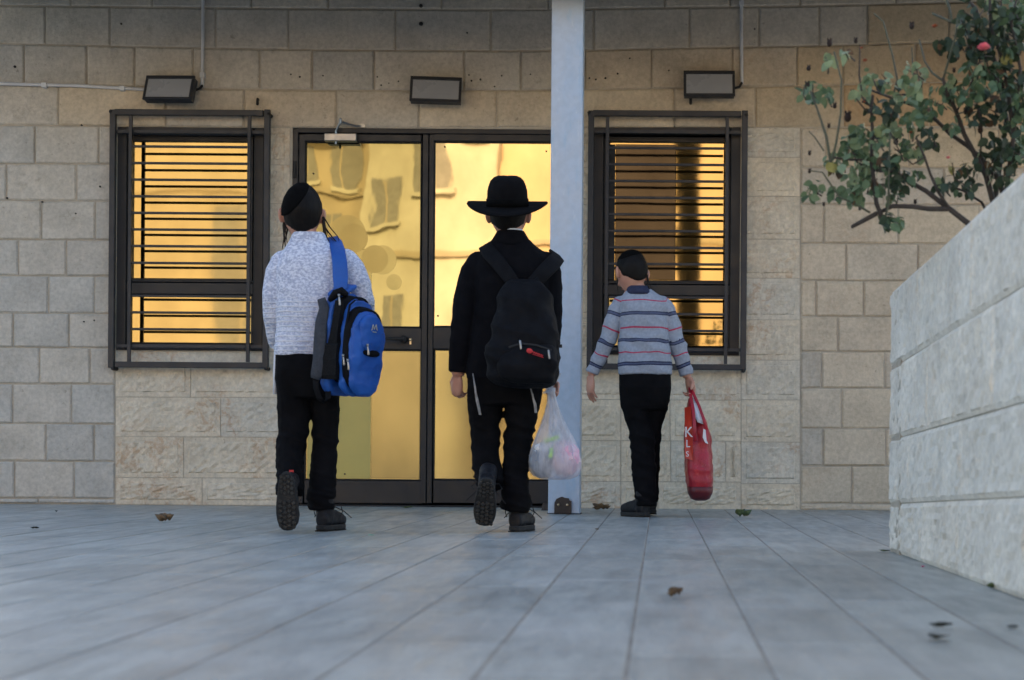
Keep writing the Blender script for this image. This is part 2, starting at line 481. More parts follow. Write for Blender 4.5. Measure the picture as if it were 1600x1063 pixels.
def stone_q(q, nrm, kind, mat, parent, depth=.014):
    "facing stone on the quad q (bottom pair, top pair) with outward normal nrm"
    pr = random.uniform(.004, .010) if kind == 'a' else (random.uniform(.0, .006) if kind == 'p' else .002)
    n, m = (6, 4)
    mb = MB()
    bl = lambda u, v: (q[0] * (1 - u) + q[1] * u) * (1 - v) + (q[3] * (1 - u) + q[2] * u) * v
    w = (q[1] - q[0]).length; h = (q[3] - q[0]).length
    e = {'a': .007, 'r': .026, 'p': .010}[kind]
    eu, ev = min(.3, e / max(w, .01)), min(.3, e / max(h, .01))
    if kind == 'a':
        us = [0, eu] + [eu + (1 - 2 * eu) * i / (n - 2) for i in range(1, n - 2)] + [1 - eu, 1]
        vs = [0, ev] + [ev + (1 - 2 * ev) * i / (m - 2) for i in range(1, m - 2)] + [1 - ev, 1]
    else:
        n2, m2 = (max(8, int(w / .030)), 7) if kind == 'r' else (max(8, int(w / .028)), 9)
        us = [0, eu, eu * 1.25] + [eu * 1.25 + (1 - 2.5 * eu) * i / n2 for i in range(1, n2)] + [1 - eu * 1.25, 1 - eu, 1]
        vs = [0, ev, ev * 1.25] + [ev * 1.25 + (1 - 2.5 * ev) * i / m2 for i in range(1, m2)] + [1 - ev * 1.25, 1 - ev, 1]
    nu, nv = len(us), len(vs)
    for j, v in enumerate(vs):
        for i, u in enumerate(us):
            edge = i in (0, nu - 1) or j in (0, nv - 1)
            if kind == 'a':
                d = .006 if edge else random.uniform(-.0022, .0022)
            else:
                k_ = min(i, nu - 1 - i, j, nv - 1 - j)
                if kind == 'p': d = .006 if k_ == 0 else (.001 if k_ == 1 else random.gauss(-.001, .0024))
                else: d = .0 if k_ <= 1 else -.004 + random.uniform(-.007, .004)
            mb.v.append(bl(u, v) + nrm * (pr - d))
    for j in range(nv - 1):
        for i in range(nu - 1):
            a = j * nu + i
            mb.f.append((a, a + 1, a + 1 + nu, a + nu))
    k = len(mb.v)
    rim = [i for i in range(nu)] + [j * nu + nu - 1 for j in range(1, nv)] + [(nv - 1) * nu + i for i in range(nu - 2, -1, -1)] + [j * nu for j in range(nv - 2, 0, -1)]
    for r in rim:
        i, j = r % nu, r // nu
        mb.v.append(bl(us[i], vs[j]) - nrm * depth)
    for i in range(len(rim)):
        j = (i + 1) % len(rim)
        mb.f.append((rim[i], k + i, k + j, rim[j]))
    return mb.build('stone', M[mat], parent)

for r in range(5):
    top = J[r - 1] if r else [(-140, -125), (1900, -125)]
    bot = J[r] if r else J[0]
    xs_ = TOPX[r]
    for a, b in zip(xs_, xs_[1:]):
        c = (a + b) / 2
        mat = 'ashlar'
        if r == 4: mat = 'ashlar_warm' if c > 90 else 'ashlar'
        if r == 3 and 900 < c < 1300: mat = 'ashlar_warm'
        if r == 3 and 560 < c < 900: mat = 'ashlar'
        if c > 1230 and r >= 3: mat = 'ochre' if c > 1345 and (r == 4 or c > 1400) else 'glow_amber'  # painted orange glow on the upper right stones, stronger further right
        if c > 1345 and r == 2: mat = 'glow_amber'
        stone(a, b, top, bot, 'a', mat)
for r in range(len(LEFTX)):
    xs_ = LEFTX[r] + [180 if r >= 6 else 181]
    for a, b in zip(xs_, xs_[1:]):
        stone(a, b, course(LEFTJ[r], 85), course(LEFTJ[r + 1], 85), 'a', 'ashlar')
stone(-140, 60, course(779, 85), BASE, 'a', 'ashlar'); stone(60, 180, course(779, 85), BASE, 'a', 'ashlar')
for r in range(len(RIGHTX)):
    xs_ = RIGHTX[r]
    for a, b in zip(xs_, xs_[1:]):
        stone(a, b, course(RIGHTJ[r], 1320, .003), course(RIGHTJ[r + 1], 1320, .003), 'a', 'glow_amber' if r < 1 and a > 1280 else 'ashlar_warm')  # top course here carries the painted glow on
for a, b in ((1251, 1400), (1400, 1600), (1600, 1900)):
    stone(a, b, course(787, 1320, .003), BASE, 'a', 'ashlar_warm')
# smooth framed stones round the door and the windows
def panel(joints, cols, k=.007, mat='rough'):
    for r in range(len(joints) - 1):
        c_ = cols[r]
        for a, b in zip(c_, c_[1:]):
            xm = (c_[0] + c_[-1]) / 2
            top = course(joints[r], xm, k)
            bot = BASE if joints[r + 1] is None else course(joints[r + 1], xm, k)
            stone(a, b, top, bot, 'r', mat)
panel([549.5, 621, 683, 747, None], [[180.5, 298, 453], [180.5, 345, 453], [180.5, 287, 453], [180.5, 316, 453]], .004)
panel([200, 258, 318, 378, 436, 492, 549], [[412, 453]] * 6, .004)
panel([556, 625, 689, 753, None], [[886, 1010, 1158], [886, 970, 1047, 1158], [886, 970, 1048, 1134, 1158], [886, 970, 1028, 1158]], .005)
panel([200, 262, 320, 381, 439, 497, 555.5], [[886, 926]] * 6, .005)
panel([200, 246, 307, 374, 435, 500, 563, 625, 691, 756, None], [[1158, 1250]] * 10, .004)

# ---------------------------------------------------------------- glass
def mirror(name, tint, wav, sc, rough=.015):
    t = NT(name); co = t.coord((1, 1, .7))
    h = t.math('ADD', t.noise(co, sc, 2, .4), t.math('MULTIPLY', t.noise(co, sc * 5, 2, .4), .035))
    nz = t.mapr(t.noise(co, 3, 4), .3, .7, .86, 1.05)
    t.done(t.scalec(t.mix(0.0, tint, tint), nz), rough, t.bump(h, 1.0, wav), 1.0)
    return t.m
GOLD = (.31, .285, .15)
M['gold1'] = mirror('gold_mirror_glass_wavy', GOLD, .0036, 1.5)
M['gold4'] = mirror('gold_lower_glass', (.43, .375, .19), .002, 1.6, .17)
M['gold2'] = mirror('gold_mirror_glass', (.62, .525, .33), .0018, 1.6)
M['gold3'] = mirror('gold_window_glass', (.47, .39, .20), .0018, 1.8, .03)
M['gold5'] = mirror('gold_dim_film', (.27, .235, .125), .003, 1.6, .15)
M['disc'] = mirror('tinted_disc_film', (.235, .215, .11), .006, 2.0, .12)
M['disc_pale'] = mirror('pale_film_and_ghost', (.27, .25, .13), .006, 2.0, .08)
M['curtain'] = mirror('brown_tinted_pane', (.052, .048, .042), .005, 3.0, .10)
M['film'] = simple('yellow_window_film', (.50, .40, .11), (.44, .35, .10), 3, .35)
# ---------------------------------------------------------------- windows and their grilles
def strip(mb, px0, px1, py0, py1, ya, yb, Y=None, bev=.003):
    "box whose front, at distance ya, covers this pixel rectangle"
    Y = Y or ya
    cx, cy = (px0 + px1) / 2, (py0 + py1) / 2
    x0, x1 = P(px0, cy, Y).x, P(px1, cy, Y).x
    z1, z0 = P(cx, py0, Y).z, P(cx, py1, Y).z
    return mb.bev(x0, x1, ya, yb, z0, z1, bev)
def frame(mb, px0, px1, py0, py1, t, ya, yb, Y=None):
    tl, tr, tt, tb = t
    strip(mb, px0, px0 + tl, py0, py1, ya, yb, Y); strip(mb, px1 - tr, px1, py0, py1, ya, yb, Y)
    e = .3
    strip(mb, px0 + tl + e, px1 - tr - e, py0, py0 + tt, ya + .001, yb, Y); strip(mb, px0 + tl + e, px1 - tr - e, py1 - tb, py1, ya + .001, yb, Y)
YG = YW - .065

def window(x0, x1, y0, y1, gx, up, lo, sash_x, glass):
    fr = MB()
    frame(fr, x0, x1, y0, y1, (15, 15, 13, 11), YW + .004, YW + .11)
    strip(fr, x0 + 15.3, x1 - 15.3, up[1] + 8, lo[0] - 2, YW + .016, YW + .11)
    w = fr.build('window', M['alu'], bld)
    sh = MB()
    frame(sh, sash_x[0], sash_x[1], up[0] - 8, up[1] + 7.5, (gx[0] - sash_x[0], sash_x[1] - gx[1], 8, 6), YW + .034, YW + .085)
    strip(sh, x0 + 14, x1 - 14, up[1] + 4, up[1] + 7, YW + .012, YW + .033)
    sh.build('sash', M['alu'], w)
    l2 = MB()
    frame(l2, x0 + 15.2, x1 - 15.2, lo[0] - 1.7, y1 - 11.2, (lo[2] - x0 - 15.2, x1 - 15.2 - lo[3], 1.6, lo[4]), YW + .030, YW + .085)
    l2.build('lower_frame', M['alu'], w)
    strip(MB(), gx[0] - 2, gx[1] + 2, up[0] - 2, up[1] + 2, YW + .060, YW + .066).build('pane', M[glass], w)
    strip(MB(), lo[2] - 1.5, lo[3] + 1.5, lo[0] - 1, lo[1] + 2, YW + .056, YW + .062).build('pane', M[glass], w)
    return w
w1 = window(182, 411, 199, 548, (206, 388), (221, 434), (462, 535, 203, 392, 1.5), (198, 395), 'gold3')
w2 = window(927, 1156, 197, 555, (950, 1133), (222, 437), (464, 539, 945, 1133, 1.5), (943, 1141), 'gold3')
for wx in ((182, 411, 549, 568), (927, 1156, 556, 571)):      # stone sills between window and grille frame
    o = strip(MB(), wx[0], wx[1], wx[2] + 1, wx[3], YW - .012, YB + .01, YW).build('sill', M['rough'], w1 if wx[0] < 500 else w2)

strip(MB(), 961, 1056, 223, 436, YW + .0565, YW + .0592, YW).build('window_film', M['curtain'], w2)
strip(MB(), 949, 960.5, 223, 436, YW + .056, YW + .0592, YW).build('gap_shade_strip', M['rubber'], w2)  # black strip standing in for the shade in the open sash gap

def grille(x0, x1, y0, y1, vx, rails, rods):
    mb = MB(); t = 9
    frame(mb, x0, x1, y0, y1, (t, t, 9, 9), YG - .016, YG + .016, YG)
    gr = mb.build('window_grille', M['steel_dark'], bld)
    for x in vx: strip(MB(), x - 2.6, x + 2.6, y0 + 9, y1 - 9, YG - .009, YG + .009, YG, .001).build('upright_bar', M['steel_dark'], gr)
    for y in rails: strip(MB(), x0 + 9, x1 - 9, y - 2.6, y + 2.6, YG + .0095, YG + .024, YG, .001).build('rail', M['steel_dark'], gr)
    for y in rods: strip(MB(), vx[0] + 2.6, vx[1] - 2.6, y - 1.9, y + 1.9, YG - .006, YG + .006, YG, .002).build('crossbar', M['steel_dark'], gr)
    for (bx, by) in ((x0 + 6, y1 + 1), (x1 - 5, y1 + 1), (x1 - 1, y0 + 7), (x0 + 3, y0 + 3)):
        c = P(bx, by, YG)
        MB().tube([c + V((0, -.012, 0)), c + V((0, .0695, 0))], .011, 8).build('fixing_stud', M['rubber'], gr)
    return gr
g1 = grille(171, 421, 172, 575, (203, 388.5), (205.5, 541), [229.6, 255.6, 281.5, 307.6, 333.4, 359.3, 385.2, 411.5, 463, 488.9, 515])
g2 = grille(918, 1167, 173.5, 578, (948, 1135), (205.5, 546), [231.7, 257.5, 283.4, 309.4, 335.6, 361.4, 387.3, 413, 465, 491, 517])

# ---------------------------------------------------------------- double door
YD = YW + .002
fr = MB()
strip(fr, 455.5, 464, 201, 788, YD, YW + .10); strip(fr, 876, 883.5, 201, 788, YD, YW + .10)
strip(fr, 464.3, 875.7, 201, 209, YD + .001, YW + .10)
door = fr.build('double_door', M['alu'], bld)
def leaf(x0, x1, gx):
    mb = MB(); ya, yb = YD + .010, YW + .085
    strip(mb, x0, gx[0], 210, 787, ya, yb); strip(mb, gx[1], x1, 210, 787, ya, yb)
    for a, b in ((210, 221), (512, 546), (751, 787)): strip(mb, gx[0] + .2, gx[1] - .2, a, b, ya + .001, yb)
    o = mb.build('door_leaf', M['alu'], door)
    bd = MB()
    for a, b in ((221, 512), (546, 751)):
        frame(bd, gx[0] + .2, gx[1] - .2, a + .2, b - .2, (2.2, 2.2, 2.2, 2.2), ya + .008, yb - .01)
    bd.build('glazing_bead', M['rubber'], door)
    return o
leaf(465, 667.5, (475, 658.5)); leaf(668.7, 875, (676.5, 866))
def pane(x0, x1, y0, y1, m, ya=YD + .034): return strip(MB(), x0, x1, y0, y1, ya, ya + .008, YW).build('pane', M[m], door)
pane(476, 657.5, 222, 511, 'gold1'); pane(476, 657.5, 547, 750, 'gold4')
pane(677.5, 865, 222, 511, 'gold2'); pane(677.5, 865, 547, 750, 'gold4')
def disc(px, py, r, m, y):
    mb = MB(); c = P(px, py, YW); R = r * YW / F
    ring = lambda yy, k=1: [V((c.x + R * k * math.cos(a), yy, c.z + R * 1.04 * k * math.sin(a))) for a in [2 * PI * i / 28 for i in range(28)]]
    mb.rings([ring(y + .003), ring(y), ]); return mb.build('round_film_or_ghost', M[m], door)
yd = YD + .032
for (x, y, r, m, k) in ((541, 365, 29, 'disc_pale', .0), (551, 371, 22, 'disc', .0006), (596, 405, 22, 'disc_pale', .0), (584, 404, 21, 'disc', .0006), (614, 440, 12, 'disc_pale', .0)):  # the two larger pale discs are back-pane reflections painted as film
    disc(x, y, r, m, yd - k)
strip(MB(), 478.5, 579, 388, 509, yd + .0004, yd + .0017, YW).build('window_film', M['disc_pale'], door)
strip(MB(), 478.5, 578, 549, 748, yd, yd + .0015, YW).build('window_film', M['film'], door)
strip(MB(), 578.3, 655, 549, 748, yd + .0003, yd + .0015, YW).build('window_film', M['gold5'], door)
for (x, y) in ((488, 270), (694, 228), (853, 235), (683, 493), (537, 741), (500, 740), (560, 500)):
    c = P(x, y, YW); MB().tube([V((c.x, yd - .003, c.z)), V((c.x, yd, c.z))], .005, 7).build('sticker_dot', M['bracket'], door)
hb = MB(); c = P(630, 530, YW - .02)
hb.tube([c + V((0, .03, 0)), c], .021, 14); hb.build('handle_rose', M['rubber'], door)
MB().tube([c + V((0, .0, 0)), c + V((0, -.035, 0)), c + V((-.03, -.042, -.001)), c + V((-.115, -.040, .001))], [.010, .010, .010, .008], 10).build('handle', M['rubber'], door)
kb = MB(); c = P(641, 532.5, YW - .0)
kb.tube([c + V((0, .011, .007)), c + V((0, .004, .007))], .010, 12); kb.b2(c.x - .005, c.x + .005, YD + .005, YD + .0098, c.z - .020, c.z + .004)
kb.build('keyhole', M['bolt'], door)
cl = MB(); strip(cl, 507, 557, 209, 220.5, YW - .050, YW + .008, YW - .04)
clo = cl.build('door_closer', M['silver'], door)
arm = MB(); c0 = P(525, 208, YW - .03)
c1 = P(532, 190, YW - .05); c2 = P(566, 197, YW - .006)
arm.tube([c0 + V((0, 0, -.06)), c0 + V((0, 0, .012))], .007, 8); arm.tube([c0 + V((0, 0, .008)), c1], .006, 8); arm.tube([c1 + V((0, 0, -.012)), c1 + V((0, 0, .014))], .008, 8)
arm.tube([c1, P(556, 197, YW - .02), c2], .0055, 8); arm.box(c2, (.035, .012, .016))
arm.build('closer_arm', M['silver'], door)
for y in (265, 500, 735): strip(MB(), 458.5, 463, y - 13, y + 13, YD - .012, YD + .004, YW).build('hinge', M['rubber'], door)
tb = MB(); tb.b2(px_x(455, 789), px_x(884, 789), YW - .012, YW + .1, .0003, .009); tb.build('threshold', M['rubber'], door)

# ---------------------------------------------------------------- floodlights, pipes
def lamp(px, py, yaw, pitch, roll, label):
    c = P(px, py, YW - .085)
    L = thing('floodlight', c, label, 'floodlight', 'floodlights along the facade')
    R = Euler((pitch, roll, yaw)).to_matrix()
    w, h, d = .275, .135, .05
    b = MB(); b.bev(-w / 2, w / 2, -d / 2, d / 2, -h / 2, h / 2, .006)
    for i in range(7): b.b2(-w / 2 + .02 + i * .036, -w / 2 + .026 + i * .036, d / 2 + .0005, d / 2 + .018, -h / 2 + .02, h / 2 - .02)
    def put(mb, name, m):
        mb.v = [R @ p for p in mb.v]; me = mb.mesh(name)
        o = bpy.data.objects.new(name, me); C.objects.link(o); me.materials.append(M[m]); o.parent = L; return o
    put(b, 'housing', 'lamp_body')
    f = MB(); t = .010
    f.bev(-w / 2 - .004, w / 2 + .004, -d / 2 - .008, -d / 2 + .006, h / 2 - t - .004, h / 2 + .006, .002); f.bev(-w / 2 - .004, w / 2 + .004, -d / 2 - .007, -d / 2 + .006, -h / 2 - .004, -h / 2 + t, .002)
    f.bev(-w / 2 - .004, -w / 2 + t, -d / 2 - .0075, -d / 2 + .006, -h / 2 + t + .001, h / 2 - t - .005, .002); f.bev(w / 2 - t, w / 2 + .004, -d / 2 - .0075, -d / 2 + .006, -h / 2 + t + .001, h / 2 - t - .005, .002)
    put(f, 'bezel', 'steel_dark')
    g = MB(); g.b2(-w / 2 + t, w / 2 - t, -d / 2 - .003, -d / 2 - .0005, -h / 2 + t, h / 2 - t - .004); put(g, 'lens', 'lamp_glass')
    k = MB(); k.v = []; k.b2(-.05, .05, .066, .080, -.03, .03)
    for s in (-1, 1): k.b2(s * .045 - .003, s * .045 + .003, .02, .066, -.012, .012)
    me = k.mesh('bracket'); o = bpy.data.objects.new('bracket', me); C.objects.link(o); me.materials.append(M['steel_dark']); o.parent = L
    return L
lamp(266.5, 141, -.16, -.30, .03, 'dark grey floodlight with white pipes running to it above the first barred window')
lamp(681.5, 143, .03, -.22, .02, 'dark grey floodlight above the glazed double door')
lamp(1108, 133.5, .02, -.16, -.01, 'dark grey floodlight between the grey column and the rose bush')
def conduit(pts, clips, label, end=None):
    p0 = P(*pts[0], YW - .022)
    T = thing('conduit', p0, label, 'pipe', 'electrical pipes on the wall')
    MB().tube([P(a, b, YW - .022) for a, b in pts], .0095, 10).build('pipe', M['pipe'], T, True)
    for a, b in clips:
        c = P(a, b, YW - .018); MB().box(c, (.026, .04, .026)).build('clip', M['pipe'], T)
    if end: MB().tube([P(*q, YW - .03) for q in end], .007, 8).build('cable', M['rubber'], T, True)
conduit([(317.5, -150), (317.5, -60), (317, 60), (316, 134)], [(317, 118), (317.5, -20)], 'white vertical pipe dropping to the floodlight above the first window', [(316, 134), (313, 138), (306, 141)])
conduit([(-140, 129), (0, 131), (120, 134), (229, 140)], [(70, 134), (192, 139)], 'white horizontal pipe running along the wall to the first floodlight')
conduit([(1158.5, -150), (1158.5, 40), (1159, 130)], [(1158.6, 6)], 'grey vertical pipe dropping to the floodlight near the rose bush', [(1159, 130), (1155, 136), (1144, 139)])

# old fixing holes and stubs
hm = MB(); random.seed(11)
for (x, y, r) in [(658, 10, 3), (658, 38, 3.4), (455, 117, 1.3), (469, 121, 1.6), (505, 119, 1.2), (590, 121, 1.2), (596, 134, 1.3), (608, 131, 1), (623, 128, 1.2), (733, 118, 1.2), (737, 127, 1.6), (751, 125, 1.6), (773, 136, 1.2), (730, 52, 1.2), (784, 119, 1.2), (829, 117, 1.1), (921, 123, 1.4), (931, 125, 1.4), (946, 123, 1.6), (965, 116, 1.5), (984, 92, 1.3), (1045, 111, 1.3), (1179, 46, 1.2), (1263, 108, 3.2), (24, 105, 2), (190, 38, 1.5), (128, 196, 1.3), (157, 292, 1.4), (119, 334, 1.2), (67, 316, 1.3), (12, 310, 1.6), (148, 501, 1.2), (132, 503, 1.2)]:
    c = P(x, y, YW); hm.tube([V((c.x, YW - .012, c.z)), V((c.x, YW + .02, c.z))], r * YW / F, 7)
ho = hm.build('drill_hole', M['rubber'], bld); tag(ho, kind='stuff')
for (x, y) in ((404.5, 161), (1079, 160)):
    c = P(x, y, YW)
    m = MB(); m.tube([c + V((0, .01, .016)), c + V((0, -.03, .016)), c + V((0, -.034, -.014))], .008, 8); m.build('wall_hook', M['rubber'], bld)

# ---------------------------------------------------------------- column and canopy
def column_mat():
    t = NT('pale_blue_paint'); co = t.coord()
    n1 = t.mapr(t.noise(t.coord((3, 3, 1.2)), 2.0, 5, .6), .35, .65)
    col = t.mix(n1, (.46, .52, .60), (.40, .50, .62))
    col = t.mix(t.math('MULTIPLY', t.mapr(t.noise(t.coord((9, 9, 2)), 2.0, 5, .65), .56, .66), .5), col, (.32, .47, .62))
    col = t.scalec(col, t.mapr(t.noise(co, 30, 4), .3, .7, .95, 1.04))
    col = t.mix(t.math('MULTIPLY', t.mapr(t.noise(t.coord((14, 14, 5)), 2.0, 7, .75), .60, .70), .55), col, (.62, .66, .70))
    col = t.mix(t.math('MULTIPLY', t.mapr(t.noise(t.coord((26, 26, 12)), 2.0, 6, .8), .68, .74), .7), col, (.22, .24, .27))
    return t.done(col, .42, t.bump(t.noise(co, 18, 4), .15, .004), 0, .5)
M['column'] = column_mat()
a, b = P(857, 700, 8.94), P(906.5, 700, 8.94)
col = thing('steel_column', ((a.x + b.x) / 2, 9.02, 0), 'pale blue grey square steel column beside the door', 'column')
MB().bev(a.x, b.x, 8.94, 9.10, .004, 2.628, .004).build('shaft', M['column'], col)
MB().b2(a.x - .004, b.x + .004, 8.955, 9.104, .0005, .0038).build('base_plate', M['rubber'], col)
c = P(879.5, 806, 8.935)
pr = [(-.043, .004), (.043, .004), (.043, .066), (.032, .070), (.030, .080), (.008, .083), (-.004, .088), (-.018, .084), (-.033, .076), (-.042, .058)]
m = MB(); m.rings([[V((c.x + x, 8.9385, z)) for x, z in pr], [V((c.x + x, 8.925, z)) for x, z in pr]]); m.build('bracket', M['bracket'], col)
for s in (-1, 1):
    m = MB(); q = V((c.x + s * .022, 8.926, .048)); m.tube([q, q + V((0, -.008, 0))], .007, 8); m.build('bolt', M['bolt'], col)
cnp = thing('canopy', (0, 9.4, 2.98), 'flat canopy roof over the entrance carried by the column', 'canopy')
m = MB(); m.b2(WX0, WX1, 8.72, YW - .02, 2.96, 3.14); m.build('canopy_slab', M['steel_dark'], cnp)
m = MB(); m.b2(WX0, WX1, 8.73, 8.93, 2.59, 2.957); m.build('edge_beam', M['steel_dark'], cnp)
c = P(852, 797, 9.5)
ds = thing('door_stop', (c.x, c.y, 0), 'small dark door stop on the floor behind the column foot', 'door stop')
m = MB(); m.tube([V((c.x, c.y, 0)), V((c.x, c.y, .03))], [.022, .016], 10); m.build('stop_body', M['bracket'], ds)

# ---------------------------------------------------------------- planter
A0, A1 = G(1390.5, 861), G(1600, 938)
dirp = (A1 - A0).normalized()
Lp = 4.4
PH = [((457, 576, 688, 787.6), (263, 444, 628, 777))]
hz = [(P(1390.5, u, A0.y).z, P(1600, v, A1.y).z) for u, v in zip(*PH[0])]
L1 = (A1 - A0).length
def ph(k, t):
    z0, z1 = hz[k] if k < 4 else (-.02, -.02)
    return z0 + (z1 - z0) * t / L1
plw = thing('planter_wall', (A0.x + .15, A0.y - .1, 0), 'low rough white stone planter wall running towards the viewer', 'wall')
nrm = V((dirp.y, -dirp.x, 0)); nrm = nrm if nrm.x < 0 else -nrm
core = MB()
ins = -nrm * .009
T = -nrm * .24
def quadcol(t): return [A0 + dirp * t + ins + V((0, 0, -.02)), A0 + dirp * t + T + V((0, 0, -.02)), A0 + dirp * t + T + V((0, 0, ph(0, t) - .004)), A0 + dirp * t + ins + V((0, 0, ph(0, t) - .004))]
core.rings([quadcol(.012), quadcol(Lp)])
core.build('wall_core', M['mortar_light'], plw)
random.seed(5)
starts = [[.53, 1.35, 2.2, 3.1], [.72, 1.62, 2.5, 3.4], [.40, 1.22, 2.05, 3.0], [.62, 1.18, 1.95, 2.9]]
for r in range(4):
    ts = [0] + starts[r] + [Lp]
    for t0, t1 in zip(ts, ts[1:]):
        g = .0018
        q = []
        for t, k, dz, dt in ((t0, r + 1, .0035, g), (t1, r + 1, .0035, -g), (t1, r, -.0015, -g), (t0, r, -.0015, g)):
            z = ph(k, t) + dz * .6 if k < 4 else .001
            q.append(A0 + dirp * (t + dt) + V((0, 0, z)))
        stone_q(q, nrm, 'p', 'planter', plw, .02)
# far end of the planter and its coping, out of the photograph's sight
for r in range(4):
    for i in range(4):
        x0, x1 = A0.x + .002 + i * .6, A0.x + (i + 1) * .6 - .006
        yb = A0.y + .012
        z1, z0 = ph(r, 0), (ph(r + 1, 0) if r < 3 else .001)
        stone_q([V((x1, yb, z0)), V((x0, yb, z0)), V((x0, yb, z1 - .005)), V((x1, yb, z1 - .005))], V((0, 1, 0)), 'p', 'planter', plw, .02)
m = MB(); m.b2(A0.x + .0, A0.x + 2.4, A0.y - .22, A0.y - .0085, -.02, ph(0, 0) - .006); m.build('end_wall_core', M['mortar'], plw)
t0 = .25
soil = MB(); y1 = A0.y - .225
c0, c1 = A0 + dirp * .21 + T, A0 + dirp * Lp + T
soil.add([(c0.x + .003, y1, .70), (A0.x + 2.4, y1, .70), (A0.x + 2.4, c1.y, .78), (c1.x + .003, c1.y, .78)], [(0, 1, 2, 3)])
so = soil.build('soil', M['soil']); tag(so, kind='structure')

# ---------------------------------------------------------------- rose bush
def leaf_mat(name, c1, c2):
    t = NT(name); co = t.coord(rnd=1)
    col = t.mix(t.rnd(0, 1), c1, c2)
    col = t.scalec(col, t.mapr(t.noise(co, 60, 4), .3, .7, .8, 1.15))
    t.done(col, .55, None, 0, .4)
    tr = t.n('BsdfTranslucent', Color=t.scalec(col, 1.2)); mx = t.n('MixShader'); mx.inputs[0].default_value = .18
    t.t.links.new(t.b.outputs[0], mx.inputs[1]); t.t.links.new(tr.outputs[0], mx.inputs[2]); t.t.links.new(mx.outputs[0], t.out.inputs[0])
    return t.m
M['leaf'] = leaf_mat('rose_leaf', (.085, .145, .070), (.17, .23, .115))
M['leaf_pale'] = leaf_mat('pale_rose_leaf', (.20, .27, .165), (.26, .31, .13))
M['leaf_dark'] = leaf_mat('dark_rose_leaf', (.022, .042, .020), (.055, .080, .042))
M['leaf_yellow'] = leaf_mat('yellow_rose_leaf', (.30, .27, .08), (.24, .24, .08))
M['stem'] = simple('rose_stem', (.055, .042, .032), (.035, .027, .022), 30, .75, bump=.4, bscale=90)
M['stem_green'] = simple('green_rose_stem', (.085, .095, .055), (.06, .065, .045), 30, .65)
M['petal'] = simple('pink_petal', (.72, .10, .14), (.82, .28, .26), 25, .55)
M['hip'] = simple('orange_petal', (.40, .09, .02), (.22, .05, .02), 25, .6)
M['deadhead'] = simple('dead_flower', (.035, .020, .014), (.02, .012, .01), 25, .9)
YR = 4.9
def R_(x, y, dy=0): return P(x / 2.8 + 1180, y / 2.8, YR + dy)
base = P(1560, 480, YR + .0)
rose = thing('rose_bush', (R_(1150, 1000).x, YR, .71), 'straggly rose bush with one pink bloom overhanging the planter wall', 'rose bush')
